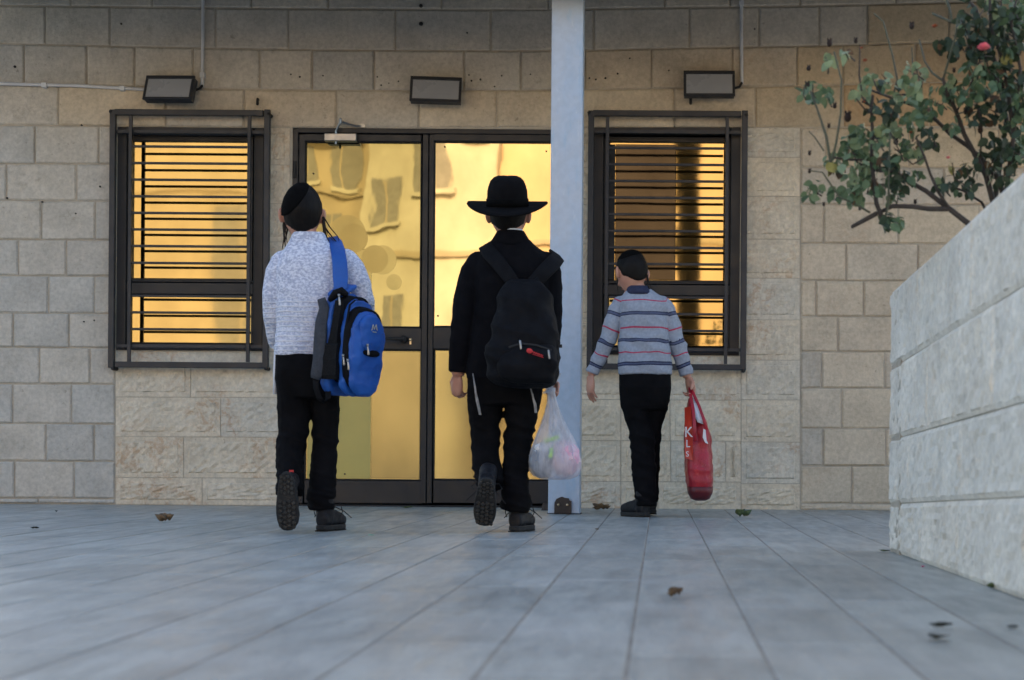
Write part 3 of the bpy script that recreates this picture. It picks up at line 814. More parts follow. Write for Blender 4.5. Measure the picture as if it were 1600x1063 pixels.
STEMS = [
 ([(1075, 1200, 0), (1045, 900, 0), (1010, 770, 0), (950, 655, 0), (915, 590, 0), (880, 490, -.03), (835, 395, -.06), (822, 345, -.06)], .0115, .006, 'stem'),
 ([(822, 350, -.06), (850, 250, -.08), (876, 160, -.1), (885, 85, -.1)], .0045, .003, 'stem_green'),
 ([(822, 355, -.06), (775, 320, -.04), (742, 270, -.02), (718, 175, 0)], .0042, .003, 'stem_green'),
 ([(1085, 1200, .05), (1060, 780, .05), (985, 690, .05), (930, 640, .06), (850, 585, .07), (780, 515, .08), (700, 465, .1), (600, 430, .12), (505, 395, .14)], .011, .004, 'stem'),
 ([(1040, 1200, -.1), (940, 985, -.1), (850, 915, -.1), (745, 835, -.08), (672, 795, -.06), (610, 752, -.05), (520, 745, -.03)], .012, .005, 'stem'),
 ([(840, 915, -.1), (760, 915, -.1), (690, 905, -.09), (600, 903, -.08), (545, 930, -.07)], .0095, .007, 'stem'),
 ([(850, 915, -.1), (800, 840, -.12), (765, 760, -.13), (742, 690, -.14), (705, 605, -.15)], .006, .0035, 'stem'),
 ([(1060, 1200, .1), (990, 885, .1), (910, 835, .1), (845, 815, .1)], .006, .004, 'stem'),
 ([(560, 965, -.08), (530, 890, -.08), (520, 800, -.07), (508, 700, -.06), (514, 600, -.05), (508, 470, -.04), (515, 420, -.04)], .0085, .005, 'stem'),
 ([(565, 965, -.09), (582, 900, -.1), (585, 720, -.12), (590, 590, -.13)], .0045, .003, 'stem_green'),
 ([(425, 992, -.05), (480, 962, -.06), (530, 935, -.07)], .007, .009, 'stem'),
 ([(500, 930, -.07), (430, 890, -.1), (370, 865, -.12), (325, 800, -.14), (295, 755, -.15), (242, 748, -.16)], .0042, .0022, 'stem_green'),
 ([(330, 715, -.1), (312, 600, -.1), (272, 480, -.1), (242, 400, -.1)], .005, .0035, 'stem_green'),
 ([(332, 715, -.1), (355, 620, -.12), (374, 500, -.12), (377, 350, -.12), (345, 228, -.12)], .0045, .003, 'stem_green'),
 ([(510, 700, -.06), (420, 700, -.08), (335, 690, -.1)], .0045, .004, 'stem'),
 ([(508, 470, 0), (470, 430, 0), (455, 330, 0), (458, 200, 0)], .004, .0025, 'stem'),
 ([(600, 430, .1), (622, 350, .1), (600, 240, .1), (560, 95, .1), (520, 60, .1)], .004, .0025, 'stem_green'),
 ([(730, 470, .1), (700, 400, .12), (690, 300, .12), (685, 210, .12)], .0035, .002, 'stem_green'),
 ([(1045, 900, .1), (1075, 700, .12), (1100, 520, .14), (1060, 300, .14), (1000, 140, .14), (965, 40, .14), (900, -30, .14)], .010, .006, 'stem'),
 ([(1090, 900, 0), (1130, 600, -.05), (1110, 420, -.06), (1085, 270, -.06), (1030, 120, -.06), (1025, -40, -.06)], .009, .005, 'stem'),
 ([(1060, 300, .14), (1100, 180, .1), (1075, 90, .1), (1080, -30, .1)], .005, .004, 'stem'),
 ([(1025, 130, -.05), (940, 110, -.04), (860, 98, -.03), (775, 60, 0)], .0055, .004, 'stem_green'),
 ([(860, 98, 0), (850, 40, 0), (825, -30, 0)], .005, .005, 'stem_green'),
 ([(1130, 600, -.05), (1160, 300, -.1), (1120, 100, -.1), (1150, -30, -.1)], .007, .004, 'stem'),
 ([(740, 690, -.1), (690, 720, -.1), (640, 680, -.1), (600, 600, -.1)], .0035, .002, 'stem'),
 ([(300, 660, -.1), (260, 600, -.1), (235, 575, -.1)], .0028, .002, 'stem_green'),
 ([(515, 500, -.05), (480, 480, -.05), (440, 430, -.05), (425, 405, -.05)], .003, .002, 'stem'),
 ([(880, 490, 0), (920, 420, .05), (960, 330, .05), (1000, 210, .05)], .004, .0025, 'stem'),
 ([(985, 690, 0), (990, 600, 0), (985, 540, 0), (960, 400, 0)], .004, .0025, 'stem'),
]
for pts, r0, r1, m in STEMS:
    n = len(pts)
    pp = [R_(*p) for p in pts]
    if pts[0][1] == 1200:                        # rooted in the soil behind the coping
        pp[0] = V((max(pp[0].x, A0.x + .34), pp[0].y, .69))
    MB().tube(pp, [(r0 + (r1 - r0) * i / (n - 1)) * .78 for i in range(n)], 7, ref=(0, 1, .2)).build('stem', M[m], rose, True)
def leaflet():
    mb = MB(); L, w = 1.0, .36
    prof = [(0, 0), (.12, .55), (.34, 1), (.6, .9), (.82, .5), (1, 0)]
    vs = []; 
    for t, k in prof:
        zc = -.22 * t * t
        vs += [(-w * k, t * L, zc + .16 * k * w), (0, t * L, zc), (w * k, t * L, zc + .16 * k * w)]
    fs = []
    for i in range(len(prof) - 1):
        a = i * 3
        fs += [(a, a + 1, a + 4, a + 3), (a + 1, a + 2, a + 5, a + 4)]
    mb.add(vs, fs); return mb
LM = {}
M['leaf_brown'] = leaf_mat('brown_rose_leaf', (.10, .055, .03), (.16, .10, .04))
for k in ('leaf', 'leaf_pale', 'leaf_dark', 'leaf_yellow', 'leaf_brown'):
    me = leaflet().mesh('leaf'); me.materials.append(M[k]); me.polygons.foreach_set('use_smooth', [True] * len(me.polygons)); LM[k] = me
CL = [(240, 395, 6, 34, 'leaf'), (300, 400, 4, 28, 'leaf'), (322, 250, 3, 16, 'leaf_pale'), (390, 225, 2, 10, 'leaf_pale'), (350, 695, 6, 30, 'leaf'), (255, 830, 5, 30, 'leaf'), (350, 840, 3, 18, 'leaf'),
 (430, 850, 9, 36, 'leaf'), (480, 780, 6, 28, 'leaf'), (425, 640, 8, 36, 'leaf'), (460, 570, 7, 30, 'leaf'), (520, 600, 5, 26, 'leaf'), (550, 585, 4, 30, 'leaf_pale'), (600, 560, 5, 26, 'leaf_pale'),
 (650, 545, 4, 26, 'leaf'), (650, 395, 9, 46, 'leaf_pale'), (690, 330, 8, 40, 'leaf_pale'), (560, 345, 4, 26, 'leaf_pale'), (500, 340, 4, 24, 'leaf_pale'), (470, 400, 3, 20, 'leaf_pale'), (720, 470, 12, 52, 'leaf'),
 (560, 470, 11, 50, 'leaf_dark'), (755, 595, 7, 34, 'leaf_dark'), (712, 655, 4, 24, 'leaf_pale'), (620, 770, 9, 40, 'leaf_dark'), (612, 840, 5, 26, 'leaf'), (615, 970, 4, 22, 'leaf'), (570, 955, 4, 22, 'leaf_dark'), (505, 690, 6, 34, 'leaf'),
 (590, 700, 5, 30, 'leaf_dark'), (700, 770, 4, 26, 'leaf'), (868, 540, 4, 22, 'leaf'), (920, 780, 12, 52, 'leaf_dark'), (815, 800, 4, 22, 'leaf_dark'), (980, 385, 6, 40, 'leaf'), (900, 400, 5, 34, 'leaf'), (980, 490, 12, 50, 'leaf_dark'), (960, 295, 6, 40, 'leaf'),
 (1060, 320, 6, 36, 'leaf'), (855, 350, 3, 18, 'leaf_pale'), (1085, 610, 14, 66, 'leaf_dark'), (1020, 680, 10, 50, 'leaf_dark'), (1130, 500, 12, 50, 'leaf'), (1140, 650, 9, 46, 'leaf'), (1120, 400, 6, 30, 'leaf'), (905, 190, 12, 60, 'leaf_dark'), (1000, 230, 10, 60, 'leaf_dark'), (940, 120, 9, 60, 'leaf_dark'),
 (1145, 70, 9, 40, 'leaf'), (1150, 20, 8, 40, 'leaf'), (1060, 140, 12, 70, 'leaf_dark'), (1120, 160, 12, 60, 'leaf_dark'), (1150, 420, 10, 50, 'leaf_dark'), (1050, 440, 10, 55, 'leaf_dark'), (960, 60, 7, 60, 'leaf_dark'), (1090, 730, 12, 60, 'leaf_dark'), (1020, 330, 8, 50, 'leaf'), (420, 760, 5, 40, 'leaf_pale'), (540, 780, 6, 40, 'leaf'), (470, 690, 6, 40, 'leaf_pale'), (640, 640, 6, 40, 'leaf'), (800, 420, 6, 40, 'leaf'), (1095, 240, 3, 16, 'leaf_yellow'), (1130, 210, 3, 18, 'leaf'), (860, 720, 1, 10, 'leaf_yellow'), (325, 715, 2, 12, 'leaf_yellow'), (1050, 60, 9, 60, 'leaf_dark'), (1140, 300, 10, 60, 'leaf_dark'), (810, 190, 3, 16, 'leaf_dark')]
random.seed(21)
nl = 0
tw = MB()
for (cx, cy, n, rad, kind) in CL:
    for i in range(3 if n > 4 else 1):
        a0 = random.uniform(0, 6.28); ex, ey = cx + rad * .9 * math.cos(a0), cy + rad * .9 * math.sin(a0) * .9
        bx, by = cx + random.uniform(-10, 50), cy + random.uniform(15, 75)
        d0, d1 = random.uniform(-.1, .1), random.uniform(-.12, .12)
        tw.tube([R_(bx, by, d0), R_((bx + ex) / 2 + random.uniform(-14, 14), (by + ey) / 2, (d0 + d1) / 2), R_(ex, ey, d1)], [.0024, .0019, .0012], 5, ref=(0, 1, .2))
tag(tw.build('twig', M['stem'], rose, True), kind='stuff')
lrest = {k: MB() for k in LM}
for (cx, cy, n, rad, kind) in CL:
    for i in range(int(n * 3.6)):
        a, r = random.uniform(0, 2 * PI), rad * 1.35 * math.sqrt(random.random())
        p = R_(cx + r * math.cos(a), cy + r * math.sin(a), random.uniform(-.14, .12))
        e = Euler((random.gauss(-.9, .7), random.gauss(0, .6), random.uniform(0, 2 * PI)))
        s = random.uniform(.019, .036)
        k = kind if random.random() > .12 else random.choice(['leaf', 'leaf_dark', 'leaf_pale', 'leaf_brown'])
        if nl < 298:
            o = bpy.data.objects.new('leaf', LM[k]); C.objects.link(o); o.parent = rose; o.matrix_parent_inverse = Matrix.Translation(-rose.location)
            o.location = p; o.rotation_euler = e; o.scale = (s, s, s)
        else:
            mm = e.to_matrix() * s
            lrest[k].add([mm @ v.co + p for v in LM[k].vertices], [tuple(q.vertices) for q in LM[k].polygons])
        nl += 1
for k, mb in lrest.items():
    if mb.v: tag(mb.build('foliage', M[k], rose, True), kind='stuff')
def bloom(p, r, m, name, n=14):
    mb = MB()
    for i in range(n):
        a = i * 2.4; k = i / n
        d = V((math.cos(a), math.sin(a), 0)); c = p + d * r * (.15 + .5 * k) + V((0, 0, r * (.3 - .45 * k)))
        mb.ell(c, (r * (.28 + .22 * k), r * .09, r * .42), Euler((-.5 - .5 * k, 0, a - PI / 2)).to_matrix(), 8, 6)
    return mb.build(name, M[m], rose, True)
bloom(R_(1000, 208, -.16), .020, 'petal', 'pink_bloom', 24)
for (x, y, r, m) in ((785, 115, .011, 'hip'), (1000, 95, .008, 'hip'), (480, 265, .009, 'hip'), (474, 447, .007, 'hip'), (845, 690, .008, 'petal'), (465, 210, .006, 'hip'), (680, 580, .007, 'hip')): bloom(R_(x, y, -.05), r, m, 'small_bloom', 7)
for (x, y, r) in ((348, 465, .007), (405, 515, .013), (325, 190, .010), (228, 378, .010), (238, 672, .006), (238, 750, .006), (425, 410, .008), (322, 552, .006), (440, 180, .007), (685, 115, .009), (870, 310, .006), (615, 620, .009), (920, 490, .008), (790, 460, .005), (235, 300, .007), (700, 885, .006), (300, 895, .005), (985, 570, .010), (1080, 380, .010)):
    r *= .75; p = R_(x, y, -.02); m = MB(); m.ell(p, (r, r, r * 1.3)); 
    for i in range(5): m.tube([p, p + V((math.cos(i * 1.26) * r * .9, math.sin(i * 1.26) * r * .9, r * 1.7))], [r * .5, r * .2], 5)
    m.build('dead_head', M['deadhead'], rose, True)

# ---------------------------------------------------------------- litter on the floor
M['dry_leaf'] = simple('dry_brown_leaf', (.20, .13, .065), (.11, .07, .04), 40, .8)
M['green_leaf'] = simple('fallen_green_leaf', (.10, .14, .05), (.05, .08, .03), 40, .7)
M['dark_leaf'] = simple('fallen_dark_leaf', (.035, .042, .03), (.02, .025, .02), 40, .7)
M['wrapper'] = simple('mint_plastic_scrap', (.16, .55, .42), None, 30, .4)
M['pink_petal'] = simple('fallen_pink_petal', (.80, .05, .22), None, 30, .5)
def litter(px, py, size, m, n, label, curl=.5, name='fallen_leaf', cat='leaf', group=None):
    c = G(px, py)
    t = thing(name, (c.x, c.y, 0), label, cat, group)
    mb = MB()
    for i in range(n):
        L = leaflet(); a = random.uniform(0, 2 * PI); s = size * random.uniform(.7, 1.1)
        R = Matrix.Rotation(a, 3, 'Z')
        for v in L.v:
            q = R @ V((v.x * s * 1.2, (v.y - .5) * s, 0)) + V((random.uniform(-.3, .3) * size if n > 1 and v is L.v[0] else 0, 0, 0))
            q.z = .0025 + max(0, curl * s * (abs(v.x) * 1.2 + (v.y - .4) ** 2 * 1.3) + random.uniform(0, .06) * s) + i * .002
            mb.v.append(q + V((c.x + (i % 3 - 1) * size * .35, c.y + (i // 3) * size * .2, 0)))
        k = len(mb.v) - len(L.v)
        mb.f += [tuple(x + k for x in f) for f in L.f]
    me = mb.mesh('blade'); o = link('blade', me, M[m], t, True)
    sm = o.modifiers.new('thick', 'SOLIDIFY'); sm.thickness = .0012
random.seed(3)
litter(258, 817, .055, 'dry_leaf', 3, 'curled dry brown leaf on the floor below the first window', 1.3)
litter(56, 828, .03, 'dark_leaf', 2, 'small dark leaf scrap on the floor some way out from the grey stones', .6)
litter(90, 801, .02, 'dark_leaf', 1, 'tiny dark leaf scrap close to the wall foot under the grey stones', .8)
litter(640, 795, .05, 'green_leaf', 2, 'flat green brown leaf at the door threshold', .35)
litter(942, 798, .07, 'dry_leaf', 4, 'clump of dry leaves between the column and the boy in stripes', .8)
litter(1162, 809, .05, 'green_leaf', 4, 'crumpled green leaf on the floor near the red bag', 1.3)
litter(1390, 864, .05, 'green_leaf', 1, 'pale green leaf at the corner of the planter wall', .25)
litter(1560, 921, .03, 'green_leaf', 2, 'small green leaf against the foot of the planter wall', .8)
litter(1476, 983, .036, 'dark_leaf', 2, 'dark green leaf on the tiles, farther one of a near pair', .4)
litter(1480, 1002, .045, 'dark_leaf', 1, 'long thin dark leaf on the tiles, nearer one of a pair', .3)
litter(1592, 984, .03, 'dark_leaf', 1, 'dark leaf lying out on the tiles beside the planter foot', .3)
litter(936, 829, .025, 'dry_leaf', 1, 'tiny brown leaf on the open tiles in front of the column foot', .4)
litter(1055, 935, .020, 'dry_leaf', 4, 'small dry brown ball of leaf alone on the near tiles', 1.9)
litter(1445, 888, .016, 'pink_petal', 1, 'bright pink petal on the floor beside the planter', .5, 'fallen_petal', 'petal')
litter(585, 838, .035, 'wrapper', 1, 'mint green scrap on the floor between the two nearest boys', .1, 'plastic_scrap', 'litter')

# ---------------------------------------------------------------- the sunlit street behind the viewer (mirrored in the glass)
M['plaster'] = simple('sunlit_cream_plaster', (.48, .43, .33), (.41, .36, .27), 1.2, .9, bump=.2, bscale=20)
M['plaster2'] = simple('ochre_plaster', (.39, .315, .21), (.33, .265, .18), 1.2, .9, bump=.2, bscale=20)
M['shutter'] = simple('grey_shutter', (.22, .20, .17), (.17, .155, .13), 6, .7)
M['plaster3'] = simple('olive_plaster', (.36, .33, .20), (.30, .275, .17), 1.2, .9, bump=.2, bscale=20)
M['plaster4'] = simple('apricot_plaster', (.52, .37, .23), (.46, .33, .205), 1.2, .9, bump=.2, bscale=20)
def house(x0, x1, y, h, d, m, label, wins, bands=(), balc=()):
    H = thing('apartment_building', ((x0 + x1) / 2, y - d / 2, 0), label, 'building', 'buildings across the street')
    MB().b2(x0, x1, y - d, y, -.01, h).build('wall', M[m], H)
    MB().b2(x0 - .02, x1 + .02, y - d - .2, y + .25, h + .002, h + .3).build('roof', M[m], H)
    for (a, b, z0, z1) in wins:
        w = MB(); w.b2(a, b, y + .004, y + .05, z0, z1); wo = w.build('window', M['shutter'], H)
        s = MB(); s.b2(a - .08, b + .08, y + .005, y + .2, z0 - .12, z0 - .004); s.build('sill', M['plaster'], wo)
        n = MB(); c_ = (a + b) / 2; n.b2(c_ - .03, c_ + .03, y + .051, y + .062, z0 + .02, z1 - .02); n.build('mullion', M['plaster2'], wo)
    for z in bands: MB().b2(x0 + .003, x1 - .003, y + .002, y + .12, z, z + .14).build('band_course', M['plaster2'], H)
    for (a, b, z) in balc:
        q = MB(); q.b2(a, b, y + .003, y + 1.1, z, z + .16); bo = q.build('balcony', M['plaster'], H)
        q = MB(); q.b2(a, b, y + 1.03, y + 1.09, z + 1.05, z + 1.10)
        k = a + .05
        while k < b: q.b2(k, k + .035, y + 1.04, y + 1.075, z + .162, z + 1.05); k += .16
        q.build('railing', M['shutter'], bo)
    return H
house(-30, -13.6, -25, 11, 9, 'plaster', 'long cream apartment block at the far end of the street', [(-18, -16.6, 4, 5.6), (-22, -20.6, 4, 5.6)], (3.2, 6.4))
house(-13.58, -7.4, -25.6, 12, 9, 'plaster2', 'ochre apartment block with a tall stairwell window', [(-11.3, -10.0, .3, 6.6), (-12.9, -12.2, 1.3, 2.4), (-8.9, -8.2, 5.4, 6.5), (-9.4, -8.8, 7.2, 8.2), (-8.4, -7.7, 7.1, 8.3)], (6.9,), ((-9.6, -7.5, 8.6),))
house(-7.38, -4.0, -24.6, 13, 9, 'plaster', 'pale cream apartment block with balconies', [(-7.2, -6.5, 6.0, 7.2), (-6.1, -5.4, 6.9, 8.1), (-6.9, -6.2, 3.2, 4.3), (-5.2, -4.4, 2.5, 4.0), (-4.9, -4.3, 8.3, 9.2)], (5.2, 9.6), ((-7.2, -5.6, 8.6),))
house(-3.98, 3.2, -25.2, 12.5, 9, 'plaster4', 'apricot apartment block facing the school entrance', [(-3.6, -3.0, 3.6, 4.8), (-1.9, -.9, 3.0, 4.4), (1.6, 2.6, 3.0, 4.4)], (5.6,))
house(4.4, 18, -27, 9, 9, 'plaster2', 'lower ochre house beside the apricot apartment block', [(6, 7.2, 1.2, 2.6), (9, 10.2, 1.2, 2.6), (6, 7.2, 4.6, 6), (9, 10.2, 4.6, 6)])
gp = thing('gate_post', (.37, -3, 0), 'tall dark gate post standing behind the viewer', 'post')
MB().b2(.21, .51, -3.14, -2.86, 0, 4.7).build('post_shaft', M['velvet'], gp)
MB().b2(.18, .54, -3.17, -2.83, 4.703, 4.8).build('post_cap', M['velvet'], gp)
# ---------------------------------------------------------------- people
def limb(mb, pts, Y, n=14, flat=1.0, k=1.0, cap=True):
    "tube through (px, py, radius px, dy) pixels of the photograph"
    mb.tube([P(p[0], p[1], Y + p[3]) for p in pts], [p[2] * k * Y / F for p in pts], n, flat, (0, 1, 0), cap)
def torso(mb, rings, Y, k=1.0, p=2.6, n=28):
    "rings of (py, left px, right px, half depth m, dy)"
    R = []
    for (py, a, b, d, dy) in rings:
        c = P((a + b) / 2, py, Y + dy); hw = (b - a) / 2 * Y / F * k
        row = []
        for j in range(n):
            t = 2 * PI * j / n; cs, sn = math.cos(t), math.sin(t)
            row.append(c + V((math.copysign(abs(cs) ** (2 / p), cs) * hw, math.copysign(abs(sn) ** (2 / p), sn) * d * k, 0)))
        R.append(row)
    mb.rings(R)
def folds(zones, seed=0, base=.0012):
    "cloth wrinkles: zones of (z, spread, amplitude, vertical frequency)"
    s = V((seed * 3.1, seed * 1.7, seed * 2.3))
    def fn(co):
        d = mnoise.noise(V((co.x * 9, co.y * 9, co.z * 7)) + s) * base * 2 + mnoise.noise(V((co.x * 40, co.y * 40, co.z * 30)) + s) * base * .5
        for z, sp, am, fr in zones:
            w = math.exp(-((co.z - z) / sp) ** 2)
            if w > .03:
                q = V((co.x * 7, co.y * 7, co.z * fr + co.x * fr * .35)) + s
                d += w * am * (1 - 2.2 * abs(mnoise.noise(q)))
        return d
    return fn
def headmat(c, yaw, pitch, roll=0): return Matrix.Translation(c) @ Euler((pitch, roll, yaw)).to_matrix().to_4x4()
HR = V((.074, .090, .108))
def skull(d, p, k=1.0):
    q = p.copy()
    if d.z < 0: q.x *= 1 - .26 * (-d.z) ** 1.5; q.y = q.y * (1 - .12 * -d.z) + .010 * -d.z
    if d.y > .55: q.y -= (d.y - .55) * .012
    return q
def head(mb, Mh, s=1.0):
    mb.ell((0, 0, 0), HR * s, Mh, 24, 18, lambda d, p: skull(d, p))
    pt = lambda x, y, z: Mh @ V((x * s, y * s, z * s))
    mb.tube([pt(0, .080, .018), pt(0, .094, -.008), pt(0, .100, -.022), pt(0, .088, -.030)], [.008 * s, .010 * s, .012 * s, .009 * s], 8)
    for q in (-1, 1):
        mb.ell(pt(q * .078, -.004, -.012), (.010 * s, .019 * s, .030 * s), (Mh.to_3x3() @ Euler((.2, 0, q * .45)).to_matrix()), 12, 8)
        mb.ell(pt(q * .030, .078, -.028), (.020 * s, .014 * s, .018 * s), Mh.to_3x3(), 10, 8)
        mb.ell(pt(q * .030, .078, .024), (.020 * s, .010 * s, .007 * s), Mh.to_3x3(), 10, 6)
    mb.ell(pt(0, .066, -.084), (.022 * s, .018 * s, .014 * s), Mh.to_3x3(), 10, 8)
    mb.ell(pt(0, .084, -.055), (.018 * s, .010 * s, .009 * s), Mh.to_3x3(), 10, 6)
def face_parts(Mh, T, s=1.0):
    pt = lambda x, y, z: Mh @ V((x * s, y * s, z * s))
    for q in (-1, 1):
        e = MB(); e.ell(pt(q * .030, .079, .008), (.0105 * s,) * 3, None, 12, 8); eo = e.build('eye', M['eye_white'], T, True)
        e = MB(); e.ell(pt(q * .030, .0865, .008), (.0055 * s, .004 * s, .0055 * s), Mh.to_3x3(), 10, 6); e.build('iris', M['hair'], eo, True)
        e = MB(); e.tube([pt(q * .013, .090, .028), pt(q * .030, .0895, .033), pt(q * .047, .080, .027)], [.003, .0036, .002], 6); e.build('eyebrow', M['hair'], T, True)
    e = MB(); e.tube([pt(-.020, .088, -.054), pt(0, .0955, -.053), pt(.020, .088, -.054)], [.0025, .0055, .0025], 8); e.build('lips', M['lip'], T, True)
def hair(Mh, T, s=1.0, low=-.38, top=0):
    def fn(d, p):
        q = skull(d, p)
        front = d.y * 1.0 - .12 + .25 * max(0, -d.z)             # face side
        k = 1.055
        if front > 0 and d.z < .52: k = 1.055 - min(1, front / .14) * min(1, (.52 - d.z) / .12) * .20
        side = abs(d.x) > .72 and d.z < -.02
        lw = low - .13 + .42 * d.x * d.x
        if d.z < lw: k -= min(1, (lw - d.z) / .10) * .20
        if side and d.y > -.30: k -= min(1, (d.y + .30) / .12) * min(1, (-.02 - d.z) / .1) * .17
        if top and d.z > .0: k = min(k, 1.055 - min(1, d.z / .15) * .10)
        q *= k
        n_ = mnoise.noise(V((d.x * 7, d.y * 7, d.z * 3))) * .0015
        return q + d * n_
    m = MB(); m.ell((0, 0, 0), HR * s, Mh, 48, 40, fn)
    return m.build('hair', M['hair'], T, True)
def cap(Mh, T, axis, ang, s=1.0):
    ax = V(axis).normalized(); u = ax.orthogonal().normalized(); w = ax.cross(u)
    R = []
    def sp(th, a, k):
        d = ax * math.cos(th) + (u * math.cos(a) + w * math.sin(a)) * math.sin(th)
        p = V((d.x * HR.x, d.y * HR.y, d.z * HR.z)) * s * k
        return Mh @ p
    for th, k in [(.02, 1.07), (.25, 1.075), (.5, 1.08), (.75, 1.085), (.92, 1.088), (1.0, 1.085), (1.015, 1.07), (1.0, 1.05), (.7, 1.04), (.02, 1.03)]:
        R.append([sp(max(.02, th * ang), 2 * PI * j / 32, k) for j in range(32)])
    m = MB(); m.rings(R); return m.build('skullcap', M['velvet'], T, True)
def strands(T, paths, name='sidelock', mat='payot'):
    m = MB()
    for pts, r in paths: m.tube(pts, [r * (1 - .75 * i / (len(pts) - 1)) for i in range(len(pts))], 6)
    return m.build(name, M[mat], T, True)
def hand(mb, W, d, n, s, curl, spread=.10, thumb=1, tcurl=.3):
    "five fingered hand: wrist W, pointing along d, palm facing n; thumb on the side d x n * thumb"
    d = V(d).normalized(); n = V(n); n = (n - d * n.dot(d)).normalized(); w = d.cross(n).normalized() * thumb
    mb.tube([W - d * .03 * s, W, W + d * .025 * s, W + d * .052 * s, W + d * .072 * s], [.021 * s, .021 * s, .029 * s, .033 * s, .031 * s], 14, .52, n)
    for i, (off, L) in enumerate(((.75, .060), (.27, .067), (-.22, .062), (-.68, .049))):
        b = W + d * (.066 + (.004 if i in (1, 2) else 0)) * s + w * off * .034 * s
        a = off * spread
        fd = (d * math.cos(a) + w * math.sin(a)).normalized()
        pts = [b - fd * .012 * s, b]; ang = 0
        for k, fr in enumerate((.45, .32, .23)):
            ang += curl * (1 + .1 * i) * (1.0, 1.15, .9)[k]
            pts.append(pts[-1] + (fd * math.cos(ang) + n * math.sin(ang)) * L * fr * s)
        mb.tube(pts, [.0070 * s, .0072 * s, .0069 * s, .0063 * s, .0050 * s], 8)
    b = W + d * .018 * s + w * .020 * s
    t1 = (d * .72 + w * .62 + n * .30).normalized(); t2 = (d * .9 + w * .15 + n * (.35 + tcurl)).normalized()
    mb.tube([b - t1 * .01 * s, b + t1 * .026 * s, b + t1 * .030 * s + t2 * .022 * s, b + t1 * .030 * s + t2 * .042 * s], [.0125 * s, .0105 * s, .009 * s, .006 * s], 8)
def shoe(T, Mx, L=.215, W=.083, shaft=.085, seed=0, lace=True, lift=0):
    "laced boot: local y from heel to toe, z up, sole on z = 0"
    mb = MB(); w = W / 2
    prof = [(.012, .60, .055), (.04, .78, .075), (.09, .80, .072), (.13, .92, .062), (.165, .99, .054), (.195, .90, .046), (.212, .55, .034)]
    k = L / .215
    for i in range(1):
        R = []
        for (y, kw, h) in prof:
            R.append([Mx @ V((math.copysign(abs(math.cos(a)) ** .8, math.cos(a)) * w * kw * .96, y * k, .016 + h * .5 + math.copysign(abs(math.sin(a)) ** .8, math.sin(a)) * h * .5)) for a in [2 * PI * j / 20 for j in range(20)]])
        mb.rings(R)
    mb.tube([Mx @ V((0, .052 * k, .04)), Mx @ V((0, .048 * k, .075)), Mx @ V((0, .047 * k, .10)), Mx @ V((0, .047 * k, .075 + shaft))], [.034, .034, .034, .034], 16)
    s_ = V((seed, 0, 0))
    me = fuse(mb, .0045, 4, lambda c: mnoise.noise(c * 38 + s_) * .0022)
    so = bpy.data.objects.new('boot', me); link_existing(so, T, 'boot')
    out = []
    for j in range(32):
        a = 2 * PI * j / 32; y = .5 - .5 * math.cos(a) if True else 0
        sgn = 1 if a < PI else -1
        yy = (.5 - .5 * math.cos(a)) 
        wd = .80 + .20 * math.sin((yy - .35) * PI * .9) if yy > .3 else .74 + .06 * yy / .3
        out.append((sgn * abs(math.sin(a)) ** .62 * w * wd * 1.06, -.004 + yy * (L + .006)))
    R = []
    for z, g in ((.005, .94), (.008, 1.0), (.020, 1.0), (.024, .96)):
        R.append([Mx @ V((x * g, L / 2 + (y - L / 2) * g, z)) for x, y in out])
    sm = MB(); sm.rings(R)
    s = sm.build('sole', M['sole'], so)
    lg = MB(); rr = random.Random(seed + 5)
    Rm = Mx.to_3x3()
    for iy in range(11):
        y = .016 + iy * (L - .032) / 10
        if .40 < y / L < .50: continue
        hw = w * (.62 if y < .4 * L else .78) * (1 if .05 < y / L < .93 else .6)
        for ix in range(4):
            x = -hw + (ix + .5) * hw / 2
            lg.box(Mx @ V((x, y + (.003 if ix % 2 else -.003), .0025)), (hw * .36, .0105, .005), Rm @ Euler((0, 0, (.5 if (ix + iy) % 2 else -.5))).to_matrix())
    lg.build('tread', M['tread'], so)
    if lace:
        lm = MB()
        for i in range(4):
            y, z = .085 + i * .017, .098 - i * .011
            lm.tube([Mx @ V((-.020, y * k, z)), Mx @ V((0, y * k + .004, z + .006)), Mx @ V((.020, y * k, z))], .0022, 6)
        for sg in (-1, 1):
            lm.tube([Mx @ V((sg * .01, .085 * k, .10)), Mx @ V((sg * .045, .088 * k, .11)), Mx @ V((sg * .058, .085 * k, .075)), Mx @ V((sg * .05, .08 * k, .055))], .002, 6)
            lm.tube([Mx @ V((sg * .01, .085 * k, .10)), Mx @ V((sg * .05, .12 * k, .075)), Mx @ V((sg * .075, .135 * k, .05))], .0018, 6)
        lm.build('laces', M['lace'], so)
    return so
def link_existing(o, T, mat):
    C.objects.link(o)
    if not o.data.materials: o.data.materials.append(M[mat])
    o.parent = T; o.matrix_parent_inverse = wmat(T).inverted()
    return o
def cloth(T, name, mb, mat, voxel, sm, fn): return link_existing(bpy.data.objects.new(name, fuse(mb, voxel, sm, fn)), T, mat)
def shoe_mx(p, yaw, pitch=0, roll=0, toe=None):
    "placed by its heel, or by its toe when the heel is raised"
    R = Matrix.Translation(p) @ Matrix.Rotation(yaw, 4, 'Z') @ Matrix.Rotation(-pitch, 4, 'X') @ Matrix.Rotation(roll, 4, 'Y')
    return R @ Matrix.Translation((0, -toe, 0)) if toe else R
